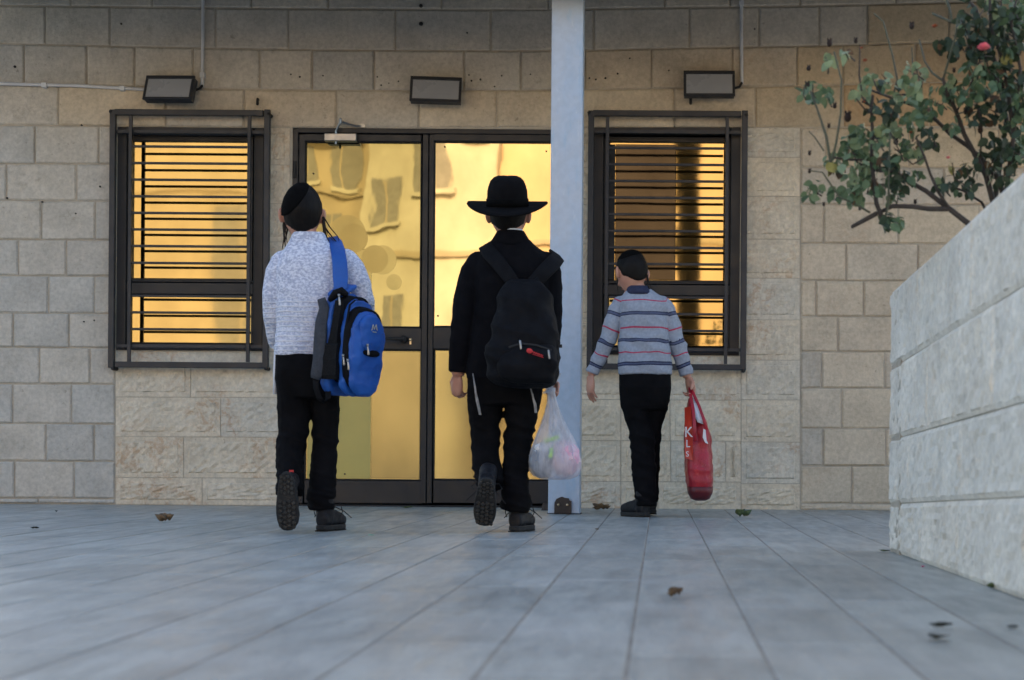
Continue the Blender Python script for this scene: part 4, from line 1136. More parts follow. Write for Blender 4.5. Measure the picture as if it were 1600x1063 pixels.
def ribbon(pts, w, th, name, mat, parent, side=None, smooth=True):
    "flat band along points; side gives the width direction"
    mb = MB(); R = []
    pts = [V(p) for p in pts]; m = len(pts)
    for i, p in enumerate(pts):
        t = (pts[min(i + 1, m - 1)] - pts[max(0, i - 1)]).normalized()
        sd = V(side); sd = (sd - t * sd.dot(t)).normalized(); nn = t.cross(sd).normalized()
        ww = w[i] if isinstance(w, list) else w
        R.append([p + sd * ww / 2 * a + nn * th / 2 * b for a, b in ((-1, -.5), (-.85, -1), (.85, -1), (1, -.5), (1, .5), (.85, 1), (-.85, 1), (-1, .5))])
    mb.rings(R); return mb.build(name, M[mat], parent, smooth)

# ---- knit, striped shirt
def knit_mat():
    t = NT('marled_blue_white_knit'); co = t.coord()
    col = t.mix(t.mapr(t.noise(t.coord((1, 1, 1.5)), 85, 3, .6), .38, .62), (.40, .44, .58), (.72, .75, .86))
    z = t.n('SeparateXYZ', Vector=t.n('TexCoord').outputs['Object']).outputs['Z']
    zz = t.math('ADD', z, t.math('MULTIPLY', t.noise(co, 12, 2), .010))
    w = t.math('SINE', t.math('MULTIPLY', zz, 2 * PI / .0185))
    lowm = t.mapr(z, .86, .90, 1, 0)
    ridge = t.math('MULTIPLY', t.mapr(w, .35, .95), lowm)
    col = t.mix(t.math('MULTIPLY', ridge, .75), col, (.80, .82, .88))
    h = t.math('ADD', t.noise(co, 170, 3), t.math('MULTIPLY', ridge, 1.2))
    return t.done(col, .9, t.bump(h, .7, .005), 0, .15)
M['knit'] = knit_mat()
def stripe_mat():
    t = NT('grey_striped_jersey'); co = t.coord()
    v = t.n('Attribute', attribute_name='band').outputs['Fac']
    rp = t.n('ValToRGB'); rp.color_ramp.interpolation = 'CONSTANT'; t.put(rp, 'Fac', v)
    g, rd, nv, ed = (.30, .33, .39, 1), (.42, .05, .10, 1), (.085, .10, .165, 1), (.028, .034, .075, 1)
    stops = [(0, g)]
    def px(y): return (y - 440) / 160.0
    for a, b, c in ((470.3, 472.2, rd), (488.6, 489.8, ed), (489.8, 493, nv), (493, 494.2, ed), (512.5, 514.6, rd), (530.8, 532, ed), (532, 535.2, nv), (535.2, 536.4, ed), (551, 553, rd), (566, 567.8, ed), (567.8, 570.6, nv), (570.6, 572.4, ed)):
        stops += [(px(a), c), (px(b), g)]
    els = rp.color_ramp.elements
    els[0].position = 0; els[0].color = g
    seen = {}
    for p_, c in stops[1:]: seen[round(p_, 5)] = c if round(p_, 5) not in seen or c != g else seen[round(p_, 5)]
    els[1].position = 1; els[1].color = g
    for p_, c in sorted(seen.items()):
        e = els.new(p_); e.color = c
    col = t.scalec(rp.outputs[0], t.mapr(t.noise(co, 70, 4), .3, .7, .88, 1.08))
    return t.done(col, .85, t.bump(t.noise(co, 300, 3), .25, .003), 0, .15)

# =============================================================== boy in the knit sweater
Y1 = 6.86
A = thing('person', (P(490, 800, Y1).x, Y1, 0), 'boy in a pale blue knit sweater and black velvet skullcap walking to the door', 'person', 'boys walking to the door')
mh1 = headmat(P(472, 333, Y1 + .01), .20, -.02)
trunk1 = [(556, 429, 518, .088, .0), (545, 430, 517, .090, 0), (520, 433, 520, .090, 0), (485, 434, 532, .094, .0), (450, 434, 544, .097, 0), (420, 433, 548, .094, 0), (403, 438, 546, .082, .0), (392, 444, 534, .070, .0), (382, 452, 517, .058, .0), (374, 456, 511, .052, 0)]
armL1 = [(443, 406, 17, 0), (434, 426, 18.5, 0), (428, 460, 17, .0), (427, 492, 15.5, .02), (430, 520, 14.5, .08), (434, 538, 13, .14)]
armR1 = [(538, 403, 17, 0), (551, 420, 18.5, .0), (562, 445, 17, .0), (569, 468, 16, .02), (572, 485, 14.5, .08), (570, 497, 12, .14)]
legL1 = [(457, 585, 27, 0), (459, 620, 26, -.005), (460, 655, 24, .0), (457, 685, 22.5, -.02), (453, 712, 21, -.06), (453, 738, 20, -.10), (453, 758, 20, -.13), (453, 770, 20, -.145)]
legR1 = [(503, 585, 25, 0), (507, 615, 23.5, .02), (509, 650, 21, .03), (508, 690, 19.5, .02), (506, 735, 19.5, -.01), (503, 765, 20, -.03), (502, 780, 20.5, -.04), (502, 797, 19.5, -.04)]
pelvis1 = [(538, 434, 514, .082, 0), (556, 432, 517, .088, 0), (580, 431, 523, .096, -.005), (605, 432, 527, .090, -.0), (622, 436, 526, .072, 0)]
mb = MB()
head(mb, mh1); limb(mb, [(478, 350, 15, .0), (480, 368, 15.5, -.005), (482, 388, 20, 0)], Y1)
torso(mb, trunk1, Y1, .84); limb(mb, armL1, Y1, k=.72); limb(mb, armR1, Y1, k=.72); torso(mb, pelvis1[:-1], Y1, .76); limb(mb, legL1[:-2], Y1, k=.66); limb(mb, legR1[:-1], Y1, k=.62)
wL = P(435, 541, Y1 + .16); hand(mb, wL, (.1, .75, -.6), (.9, .2, .3), .9, .35, thumb=-1)
wR = P(569, 500, Y1 + .16); hand(mb, wR, (-.15, .9, .25), (-.9, .2, -.3), .9, .45, thumb=1)
body = link_existing(bpy.data.objects.new('body', fuse(mb, .0035, 3)), A, 'skin')
face_parts(mh1, A)
hair(mh1, A, 1.0, -.60)
cap(mh1, A, (-.60, -.36, .72), .96)
mb = MB(); torso(mb, trunk1, Y1); limb(mb, armL1, Y1, cap='start'); limb(mb, armR1, Y1, cap='start')
R = []
for py, a, b, d, dy in ((388, 447, 525, .064, 0), (378, 453, 514, .056, 0), (368, 457, 509, .050, -.004), (363.5, 460, 506.5, .047, -.006)): R.append((py, a, b, d, dy))
torso(mb, R, Y1)
z = lambda py: P(480, py, Y1).z
cloth(A, 'sweater', mb, 'knit', .0050, 5, folds([(z(535), .05, .005, 22), (z(460), .07, .004, 16), (z(405), .04, .003, 16)], 1, .0022))
mb = MB(); torso(mb, pelvis1, Y1); limb(mb, legL1, Y1, cap='start'); limb(mb, legR1, Y1, cap='start')
cloth(A, 'trousers', mb, 'trouser', .0050, 4, folds([(z(690), .06, .008, 24), (z(640), .05, .005, 20), (z(775), .05, .009, 34), (z(735), .05, .006, 28), (z(600), .05, .005, 18)], 2, .0016))
sh = []
p = P(447.5, 834, 6.60)
boot = shoe(A, shoe_mx(V((p.x, 6.615, .010)), .04, math.radians(80), 0, .215), .215, .084, .03, 1, False)
q = boot.data  # raised heel boot
tb = MB(); c = P(455.5, 737, 6.70); tb.box(c, (.016, .006, .012)); tb.build('heel_tab', M['red_logo'], boot)
heel = G(500, 831)
shoe(A, shoe_mx(V((heel.x, heel.y - .0, .0)), -.20), .205, .080, .075, 2, True)
strands(A, [([P(446, 336, Y1), P(443, 352, Y1), P(444, 372, Y1), P(441, 389, Y1)], .0065), ([P(447, 340, Y1 + .01), P(449, 360, Y1), P(445, 378, Y1), P(447, 392, Y1)], .005), ([P(446, 340, Y1), P(446, 362, Y1 - .01), P(449, 380, Y1)], .004)])
strands(A, [([P(505, 340, Y1), P(508, 356, Y1), P(520, 372, Y1), P(537, 390, Y1 - .01)], .0050), ([P(505, 345, Y1), P(508, 362, Y1), P(512, 375, Y1), P(520, 384, Y1)], .005), ([P(506, 340, Y1), P(516, 356, Y1), P(528, 370, Y1), P(531, 382, Y1)], .003), ([P(505, 345, Y1), P(506, 362, Y1), P(507, 378, Y1)], .0055), ([P(506, 350, Y1), P(513, 368, Y1), P(526, 382, Y1), P(540, 395, Y1)], .0018)])
m = MB(); torso(m, [(540, 429.5, 440, .03, .03), (580, 428, 437, .032, .03), (616, 427, 434, .02, .03)], Y1, 1, 2.6, 14)
m.build('undershirt_tail', M['white_cloth'], A, True)

# ---- blue backpack on his right shoulder
cb = P(557, 540, Y1 - .125)
AN = math.radians(58)
dv = V((math.sin(AN), -math.cos(AN), 0)); wv = V((math.cos(AN), math.sin(AN), 0))
tilt = Matrix.Rotation(.06, 3, 'Y')
Mp = Matrix.Translation(cb) @ tilt.to_4x4() @ Matrix(((wv.x, dv.x, 0, 0), (wv.y, dv.y, 0, 0), (0, 0, 1, 0), (0, 0, 0, 1)))
BP = thing('backpack', cb + V((0, 0, -.2)), 'bright blue school backpack with black mesh pocket hanging from one shoulder', 'backpack')
u = lambda x, y, zz: Mp @ V((x, y, zz))
def pack(name, mat, rows, p=3.6, vox=None, seed=0, amp=.0055, parent=None):
    mb = MB(); mb.slab(Mp, rows, 30, p)
    if vox:
        me = fuse(mb, vox, 5, lambda c: mnoise.noise(c * 14 + V((seed, 0, 0))) * amp * 2 + mnoise.noise(V((c.x * 30, c.y * 30, c.z * 50))) * amp * .5)
        return link_existing(bpy.data.objects.new(name, me), parent or BP, mat)
    return mb.build(name, M[mat], parent or BP, True)
# slab rows: (y, half width, z0, z1, shrink); y runs outwards from the boy's back
pack('back_compartment', 'blue', [(-.105, .084, -.185, .195, .84), (-.10, .090, -.19, .20, .96), (-.075, .092, -.195, .205, 1), (-.058, .090, -.195, .20, .98), (-.054, .084, -.19, .195, .92)], 3.4, .005, 1)
pack('gusset', 'black_nylon', [(-.064, .083, -.15, .195, .97), (-.006, .083, -.15, .185, .99)], 3.4)
pack('middle_compartment', 'blue', [(-.012, .084, -.195, .17, .90), (-.006, .091, -.197, .175, .99), (.02, .091, -.197, .165, .99), (.024, .084, -.19, .16, .93)], 3.0, .005, 2)
pack('zip_gusset', 'black_nylon', [(.018, .098, -.175, .150, .98), (.046, .096, -.170, .140, .98)], 3.0)
fp = pack('front_pocket', 'blue', [(.040, .092, -.19, .128, .93), (.046, .097, -.192, .130, 1), (.062, .090, -.185, .118, .98), (.070, .07, -.16, .09, .9)], 2.8, .005, 3)
pack('small_pocket', 'blue', [(.060, .068, -.03, .115, .95), (.078, .062, -.025, .110, 1), (.084, .045, -.01, .095, .9)], 2.6, .005, 4, parent=fp)
pack('pocket_black_flap', 'black_nylon', [(.064, .058, -.042, -.012, 1), (.078, .05, -.040, -.016, .9)], 2.6, parent=fp)  # black flap along the lower edge of the small pocket
# side net pocket on the side seen from behind: w = -x side
m = MB(); R = []
for zz, o_, a0, a1 in ((-.135, .004, -.085, -.002), (-.12, .012, -.092, .0), (-.06, .016, -.085, .0), (-.01, .012, -.07, -.004), (.0, .004, -.066, -.006)):
    R.append([u(-.092 - o_, a0, zz), u(-.092 - o_, a1, zz), u(-.08, a1, zz), u(-.08, a0, zz)])
m.rings(R); m.build('side_net_pocket', M['mesh_net'], BP)
m = MB(); R = []
for zz, o_, a0, a1 in ((-.02, .006, -.060, -.012), (.04, .008, -.045, -.010), (.10, .007, -.038, -.006), (.16, .002, -.036, -.002)):
    R.append([u(-.091 - o_, a0, zz), u(-.091 - o_, a1, zz), u(-.078, a1, zz), u(-.078, a0, zz)])
m.rings(R); m.build('side_net_panel', M['mesh_net'], BP)
def zip_pull(p, L=.034, par=BP):
    m = MB(); p = V(p); m.box(p, (.009, .005, .010)); m.tube([p, p + V((.003, -.002, -L * .6)), p + V((.004, -.003, -L))], [.0028, .0040, .0048], 7, .5)
    m.build('zip_pull', M['silver'], par, True)
zip_pull(u(-.098, .026, -.045)); zip_pull(u(-.100, .052, -.062)); zip_pull(u(-.04, .090, .0)); zip_pull(u(-.098, -.015, .178), .036)
ribbon([u(-.093, .024, -.04), u(-.092, .024, .0), u(-.089, .024, .08), u(-.078, .024, .145), u(-.05, .024, .166), u(0, .024, .17)], .010, .003, 'zip_tape', 'black_nylon', BP, side=list(dv))
lg = MB()    # embroidered mark: three peaks over an arc
for (x0, z0, x1, z1) in ((-.018, .058, -.012, .078), (-.012, .078, -.004, .062), (-.004, .062, .004, .080), (.004, .080, .012, .060), (-.012, .052, .008, .052)):
    lg.tube([u(x0, .0865, z0), u(x1, .0865, z1)], .0022, 6)
lg.build('stitched_mark', M['lamp_glass'], fp)
m = MB(); m.tube([u(-.03, .066, -.10), u(-.032, .067, -.14), u(-.03, .064, -.165)], [.004, .004, .003], 6); m.build('piping', M['pad'], fp)
# straps
s1 = [P(519, 372, Y1 + .05), P(524, 379, Y1 + .0), P(528, 392, Y1 - .085), P(531, 412, Y1 - .115), P(532, 432, Y1 - .125), P(532, 448, Y1 - .135), P(530, 458, Y1 - .14)]
ribbon(s1, [.045, .05, .054, .056, .058, .052, .04], .010, 'shoulder_strap', 'blue', BP, side=[1, .0, .05])
m = MB(); m.tube([P(517, 468, Y1 - .15), P(524, 459, Y1 - .16), P(534, 455, Y1 - .165), P(540, 460, Y1 - .16)], [.012, .016, .016, .012], 10); m.build('strap_anchor', M['black_nylon'], BP, True)
m = MB(); R = []
m.slab(Mp @ Matrix.Translation((-.02, -.085, .205)) @ Matrix.Rotation(-.5, 4, 'Y'), [(-.02, .048, -.010, .010, .9), (-.015, .052, -.012, .012, 1), (.045, .05, -.012, .008, 1), (.05, .042, -.01, .006, .9)], 24, 3); m.build('top_flap', M['blue'], BP, True)
s2 = [u(-.10, -.10, .165), P(507, 482, Y1 - .155), P(502, 505, Y1 - .165), P(500, 535, Y1 - .17), P(499, 562, Y1 - .172), P(495, 585, Y1 - .168), P(493, 592, Y1 - .165)]
ribbon(s2, [.03, .040, .046, .048, .048, .044, .036], .016, 'shoulder_strap', 'pad', BP, side=[1, -.15, 0])
s3 = [P(493, 590, Y1 - .165), P(494, 606, Y1 - .165), P(499, 622, Y1 - .16), P(507, 629, Y1 - .15), P(513, 622, Y1 - .145), P(512, 600, Y1 - .14)]
ribbon(s3, .022, .004, 'webbing', 'black_nylon', BP, side=[1, -.2, .3])

# =============================================================== boy in the black hat
Y2 = 6.95
B = thing('person', (P(795, 800, Y2).x, Y2, 0), 'boy in a black suit and broad brimmed black hat walking to the door', 'person', 'boys walking to the door')
mh2 = headmat(P(795, 333, Y2 + .01), -.04, .03)
trunk2 = [(594, 729, 868, .100, .0), (575, 730, 866, .104, 0), (545, 735, 862, .100, 0), (510, 738, 858, .094, 0), (475, 742, 858, .094, .0), (445, 742, 862, .096, 0), (420, 740, 866, .092, 0), (405, 744, 861, .082, 0), (393, 752, 850, .070, .0), (383, 762, 836, .060, 0), (374, 770, 827, .054, 0)]
armL2 = [(751, 409, 19, 0), (740, 428, 20.5, 0), (731, 455, 19, -.01), (726, 485, 18.5, -.015), (722, 515, 17.5, -.01), (718, 548, 16, .0), (716.5, 570, 15.5, .01), (716, 582, 15, .01)]
armR2 = [(851, 409, 19, 0), (857, 428, 20, 0), (859, 458, 18.5, -.0), (859, 490, 18, -.0), (859, 520, 17, .02), (858, 550, 15, .04), (857, 575, 14.5, .05), (857, 589, 14, .05)]
legL2 = [(761, 590, 29, 0), (758, 620, 27, .0), (759, 650, 25.5, .01), (758, 680, 22.5, .0), (758, 705, 20, -.03), (760, 728, 20.5, -.06), (764, 748, 21, -.085), (766, 760, 19.5, -.105)]
legR2 = [(816, 590, 29, 0), (816, 620, 28, .0), (813, 650, 25, .01), (810, 680, 21.5, .015), (807, 715, 19, -.02), (804, 745, 19, -.04), (804, 770, 20.5, -.055), (806, 783, 22, -.055), (804, 798, 21, -.055)]
pelvis2 = [(575, 734, 858, .088, 0), (592, 731, 852, .094, 0), (610, 732, 846, .092, 0), (632, 736, 842, .072, .0)]
mb = MB()
head(mb, mh2); limb(mb, [(797, 345, 19, .0), (797, 364, 19, -.005), (797, 385, 22, 0)], Y2)
torso(mb, trunk2, Y2, .84); limb(mb, armL2, Y2, k=.74); limb(mb, armR2, Y2, k=.74); torso(mb, pelvis2[:-1], Y2, .74); limb(mb, legL2[:-2], Y2, k=.66); limb(mb, legR2[:-1], Y2, k=.62)
wL = P(715, 586, Y2 + .01); hand(mb, wL, (-.06, .12, -1), (.35, .55, .1), .86, .50, .16, thumb=-1, tcurl=.2)
wR = P(860, 592, Y2 + .05); hand(mb, wR, (.22, -.10, -1), (-.35, -.9, .1), .80, .95, .06, thumb=-1, tcurl=.7)
link_existing(bpy.data.objects.new('body', fuse(mb, .0027, 2)), B, 'skin')
face_parts(mh2, B); hair(mh2, B, 1.0, -.56, 1)
strands(B, [([P(770, 338, Y2 + .02), P(770, 348, Y2 + .02), P(773, 356, Y2 + .02)], .006), ([P(771, 340, Y2 + .02), P(769, 350, Y2 + .03)], .005)])
# jacket
mb = MB(); torso(mb, trunk2, Y2); limb(mb, armL2, Y2, cap='start'); limb(mb, armR2, Y2, cap='start')
z = lambda py: P(797, py, Y2).z
cloth(B, 'jacket', mb, 'black_cloth', .0050, 4, folds([(z(490), .07, .006, 16), (z(440), .06, .005, 13), (z(570), .05, .004, 10), (z(400), .04, .003, 12), (z(535), .05, .004, 18)], 3, .0014))
m = MB(); R = []
def oval(py, a, b, d, dy, n=28):
    c = P((a + b) / 2, py, Y2 + dy); hw = (b - a) / 2 * Y2 / F
    return [c + V((math.cos(2 * PI * j / n) * hw, math.sin(2 * PI * j / n) * d, 0)) for j in range(n)]
m.rings([oval(388, 757, 840, .064, -.002), oval(378, 767, 829, .060, -.006), oval(368, 773, 823, .056, -.008), oval(361.5, 777, 819, .053, -.008), oval(362, 779, 817, .047, -.006), oval(375, 776, 820, .046, -.004)])
m.build('collar', M['black_cloth'], B, True)
m = MB(); m.rings([oval(364, 778, 818, .049, -.004), oval(358.8, 779, 816.5, .047, -.005), oval(359, 780.5, 815, .042, -.005), oval(370, 780, 816, .042, -.003)]); m.build('shirt_collar', M['white_cloth'], B, True)
mb = MB(); torso(mb, pelvis2, Y2); limb(mb, legL2, Y2, cap='start'); limb(mb, legR2, Y2, cap='start')
cloth(B, 'trousers', mb, 'trouser', .0050, 4, folds([(z(680), .07, .010, 22), (z(640), .05, .006, 18), (z(740), .06, .010, 28), (z(785), .04, .010, 34), (z(610), .05, .005, 16)], 4, .0016))
p = P(757, 827, 6.80)
shoe(B, shoe_mx(V((p.x - .002, p.y, .030)), .16, math.radians(55), .12, .205), .215, .088, .06, 3, True)
heel = G(803, 832)
shoe(B, shoe_mx(V((heel.x, heel.y, 0)), -.18), .215, .084, .08, 4, True)
def tassel(T, pts, n, Y):
    m = MB(); rr = random.Random(4)
    for i in range(n):
        m.tube([P(x + rr.uniform(-2, 2) * (k > 0), y, Y + rr.uniform(-.01, .0)) for k, (x, y) in enumerate(pts)], .0017, 5)
    m.build('tassel', M['tassel'], T, True)
tassel(B, [(739, 584), (742, 606), (746, 628), (750, 648)], 6, Y2 - .095)
tassel(B, [(828, 604), (832, 618), (836, 632), (837, 645)], 6, Y2 - .085)
# hat
def hat(T, c, R):
    pinch = lambda d: 1.0
    Rg = []; n = 48
    prof = [(.1530, .004), (.1500, .010), (.120, .000), (.095, -.003), (.079, .000), (.0775, .006), (.0765, .030), (.075, .060), (.0705, .080), (.063, .099), (.051, .112), (.034, .119), (.016, .1195), (.001, .119)]
    for r, zz in prof:
        row = []
        for j in range(n):
            a = 2 * PI * j / n; x, y = math.cos(a), math.sin(a)
            ex, ey = (r * x * 1.03, r * y * (1.26 if r < .09 else 1.16))
            z_ = zz
            if r > .09: z_ += (r - .085) * (.14 * x * x * x * x - .50 * max(0, -y) ** 1.6 + .05 * max(0, y))
            elif zz > .05:
                kf = (zz - .05) / .07
                ex *= 1 - .14 * kf * max(0, y); z_ -= .010 * kf * max(0, y) ** 2
                z_ -= .020 * max(0, kf - .7) * (1 - abs(x)) * (1 - .5 * abs(y))
            row.append(c + R @ V((ex, ey, z_)))
        Rg.append(row)
    inner = [[c + R @ V(((r * math.cos(2 * PI * j / n)), r * (1.23 if r < .09 else 1.14) * math.sin(2 * PI * j / n), zz + ((r - .085) * (.14 * math.cos(2 * PI * j / n) ** 4 - .50 * max(0, -math.sin(2 * PI * j / n)) ** 1.6 + .05 * max(0, math.sin(2 * PI * j / n))) if r > .09 else 0))) for j in range(n)] for r, zz in ((.001, .09), (.068, .085), (.0735, .03), (.0745, -.003), (.095, -.006), (.120, -.0035), (.150, .0065))]
    m = MB(); m.rings(inner + Rg[:1][::1] + Rg[1:], True)
    h = m.build('hat', M['felt'], T, True)
    b = MB(); b.rings([[c + R @ V((r * 1.03 * math.cos(2 * PI * j / n), r * 1.26 * math.sin(2 * PI * j / n), zz)) for j in range(n)] for r, zz in ((.0765, .002), (.0805, .003), (.0795, .030), (.0755, .030))]); b.build('hat_band', M['velvet'], h, True)
hat(B, P(793, 323, Y2 + .008), Euler((math.radians(11), 0, 0)).to_matrix())

# ---- black backpack
K = thing('backpack', P(820, 610, Y2 - .2), 'slack black backpack with a small red emblem worn on both shoulders', 'backpack')
Mk = Matrix.Translation(P(822, 520, Y2 - .085)) @ Matrix(((1, 0, 0, 0), (0, -1, 0, 0), (0, 0, 1, 0), (0, 0, 0, 1)))
def pkring(py, a, b, y0, y1, dy=0, n=30, p=2.8):
    c = P((a + b) / 2, py, Y2 - .09 - (y0 + y1) / 2); hw = (b - a) / 2 * Y2 / F
    row = []
    for j in range(n):
        t = 2 * PI * j / n; cs, sn = math.cos(t), math.sin(t)
        row.append(c + V((math.copysign(abs(cs) ** (2 / p), cs) * hw, math.copysign(abs(sn) ** (2 / p), sn) * (y1 - y0) / 2, 0)))
    return row
mb = MB()
mb.rings([pkring(605, 800, 858, .02, .10), pkring(601, 778, 866, .0, .14), pkring(588, 764, 870, -.02, .165), pkring(565, 758, 871, -.02, .17), pkring(540, 762, 871, -.02, .16), pkring(510, 772, 868, -.02, .14), pkring(480, 780, 862, -.02, .12), pkring(458, 786, 856, -.015, .10), pkring(444, 794, 848, -.01, .085), pkring(438, 804, 842, .0, .06)])
z = lambda py: P(820, py, Y2).z
cloth(K, 'main_bag', mb, 'black_nylon', .0055, 5, folds([(z(470), .06, .018, 9), (z(520), .06, .013, 11), (z(560), .05, .010, 14), (z(592), .03, .008, 14)], 6, .004))
mb = MB()
mb.rings([pkring(600, 800, 862, .10, .165), pkring(592, 784, 866, .10, .19), pkring(572, 780, 869, .10, .20), pkring(555, 786, 869, .09, .19), pkring(543, 796, 867, .09, .17), pkring(538, 806, 862, .10, .15)])
kp = cloth(K, 'front_pocket', mb, 'black_nylon', .0055, 5, folds([(z(575), .05, .010, 12)], 7, .003))
def on(px, py, d): return P(px, py, Y2 - .09 - d)
yz = .185
ribbon([on(784, 556, .150), on(797, 542, .168), on(815, 537, .170), on(840, 540, .176), on(862, 548, .165)], .008, .003, 'zip_tape', 'rubber', K, side=[0, 0, 1])
for x, y, dd in ((812.5, 538, .182), (857, 553, .197)):
    m = MB(); m.tube([on(x, y - 5, dd), on(x + 1.5, y + 7, dd + .004)], .0042, 7, .5); m.build('zip_pull', M['silver'], K, True)
em = MB(); em.ell(on(827.5, 548.5, .196), (.0125, .003, .0095), Euler((0, .3, 0)).to_matrix(), 14, 6)
for i in range(6):
    x = 833 + i * 2.6; y = 551 + i * .95
    em.tube([on(x, y - 1.6, .2035), on(x + 1.2, y + 1.8, .2035), on(x + 2.2, y - .8, .2035)], .0016, 5)
em.tube([on(832, 553.5, .2035), on(849, 558.8, .2035)], .0012, 5)
em.build('red_emblem', M['red_logo'], kp)
kx = [1, .0, 0]
ribbon([P(760, 388, Y2 + .04), P(758, 384, Y2 - .03), P(764, 394, Y2 - .078), P(778, 410, Y2 - .108), P(795, 432, Y2 - .125), P(806, 447, Y2 - .135)], [.05, .055, .06, .058, .054, .045], .010, 'shoulder_strap', 'black_nylon', K, side=[1, 0, .6])
ribbon([P(866, 396, Y2 + .04), P(871, 403, Y2 - .03), P(866, 409, Y2 - .085), P(851, 424, Y2 - .118), P(836, 440, Y2 - .13), P(826, 450, Y2 - .135)], [.05, .058, .062, .060, .054, .045], .012, 'shoulder_strap', 'black_nylon', K, side=[1, 0, -.7])
ribbon([P(798, 443, Y2 - .14), P(812, 449, Y2 - .155), P(826, 450, Y2 - .155), P(843, 438, Y2 - .14)], .028, .012, 'haul_band', 'black_nylon', K, side=[0, 0, 1])
m = MB(); m.tube([P(871, 528, Y2 - .16), P(874, 535, Y2 - .17), P(873, 540, Y2 - .17)], .004, 6); m.box(P(875, 541, Y2 - .17), (.016, .010, .012)); m.build('strap_buckle', M['rubber'], K)
ribbon([P(797, 470, Y2 - .19), P(793, 500, Y2 - .215), P(787, 540, Y2 - .24)], .012, .003, 'side_webbing', 'rubber', K, side=[1, 0, 0])

# ---- plastic bag with its contents
def bag_mat():
    t = NT('thin_white_plastic'); co = t.coord((1, 1, .35))
    n_ = t.noise(co, 28, 4, .6)
    t.done((.90, .90, .92), .32, t.bump(n_, .6, .012), 0, .5)
    tr = t.n('BsdfTransparent'); tr.inputs[0].default_value = (.96, .97, 1, 1)
    tl = t.n('BsdfTranslucent', Color=(.8, .81, .84))
    m1 = t.n('MixShader'); m1.inputs[0].default_value = .45
    t.t.links.new(t.b.outputs[0], m1.inputs[1]); t.t.links.new(tl.outputs[0], m1.inputs[2])
    m2 = t.n('MixShader'); t.put(m2, 'i0', t.mapr(n_, .35, .65, .36, .64))
    t.t.links.new(tr.outputs[0], m2.inputs[1]); t.t.links.new(m1.outputs[0], m2.inputs[2]); t.t.links.new(m2.outputs[0], t.out.inputs[0])
    return t.m
M['plastic'] = bag_mat()
YP = Y2 - .02
PB = thing('plastic_bag', P(866, 745, YP), 'translucent white plastic bag bulging with clothes carried beside the column', 'bag')
R = []; n = 44
for py, a, b, d, am in ((606, 859, 868, .010, .1), (614, 856, 867, .012, .15), (628, 856, 870, .016, .2), (648, 852, 876, .026, .22), (668, 845, 884, .042, .20), (688, 836, 895, .062, .13), (706, 829, 903, .082, .07), (722, 826, 907, .092, .04), (735, 826, 907, .088, .03), (744, 833, 902, .074, .03), (749, 846, 890, .045, .03), (750, 862, 874, .012, 0)):
    c = P((a + b) / 2, py, YP); hw = (b - a) / 2 * YP / F
    row = []
    for j in range(n):
        t = 2 * PI * j / n; k = 1 + am * math.sin(t * 9 + py * .02) * .6 + am * .5 * math.sin(t * 17 + 1)
        row.append(c + V((math.cos(t) * hw * k, math.sin(t) * d * k, 0)))
    R.append(row)
m = MB(); m.rings(R); bag = m.build('bag_film', M['plastic'], PB, True)
m = MB()
for s in (-1, 1): m.tube([P(862, 612, YP), P(856 + 6 * s, 604, YP - .03), P(862 + 9 * s, 592, YP - .055), P(866 + 10 * s, 584, YP - .05)], [.007, .006, .005, .003], 8, .5)
m.tube([P(860, 613, YP), P(854, 612, YP - .02), P(849, 614, YP - .02)], [.006, .007, .004], 8, .5)
m.build('tied_handles', M['plastic'], PB, True)
def lump(name, mat, px, py, rx, rz, ry, label, cat, seed, dy=0, amp=.014):
    c = P(px, py, YP + dy); m = MB(); m.ell((0, 0, 0), (rx * YP / F, ry, rz * YP / F), Matrix.Translation(c), 28, 20, lambda d, p: p + d * amp * (1 - 2 * abs(mnoise.noise(V((d.x * 2.2, d.y * 2.2, d.z * 2.2)) + V((seed, 0, 0))))))
    return tag(m.build(name, M[mat], None, True), label, cat)
M['pink_cloth'] = simple('pink_cloth', (.70, .34, .46), (.78, .62, .66), 22, .8, bump=.5, bscale=60, bdist=.01)
M['grey_cloth'] = simple('grey_blue_cloth', (.12, .17, .25), (.40, .43, .47), 12, .8, bump=.5, bscale=50, bdist=.01)
M['neon'] = simple('neon_green_band', (.45, .85, .08), None, 20, .6)
lump('bundled_garment', 'pink_cloth', 883, 717, 20, 24, .062, 'crumpled pink garment inside the plastic bag', 'clothing', 3)
lump('bundled_garment', 'grey_cloth', 847, 720, 17, 22, .060, 'crumpled grey blue garment inside the plastic bag', 'clothing', 8)
lump('bundled_garment', 'white_cloth', 846, 703, 11, 9, .035, 'small white folded garment on top inside the plastic bag', 'clothing', 12, -.02, .008)
o = ribbon([P(850, 690, YP - .045), P(860, 687, YP - .052), P(873, 683, YP - .044)], .014, .004, 'neon_ribbon', 'neon', None, side=[0, .3, 1]); tag(o, 'neon green ribbon inside the plastic bag, lying across the top', 'ribbon')
o = ribbon([P(861, 700, YP - .064), P(861.5, 707, YP - .074), P(860, 716, YP - .080)], .014, .004, 'neon_ribbon', 'neon', None, side=[1, 0, 0]); tag(o, 'short neon green ribbon hanging down between two garments inside the plastic bag', 'ribbon')

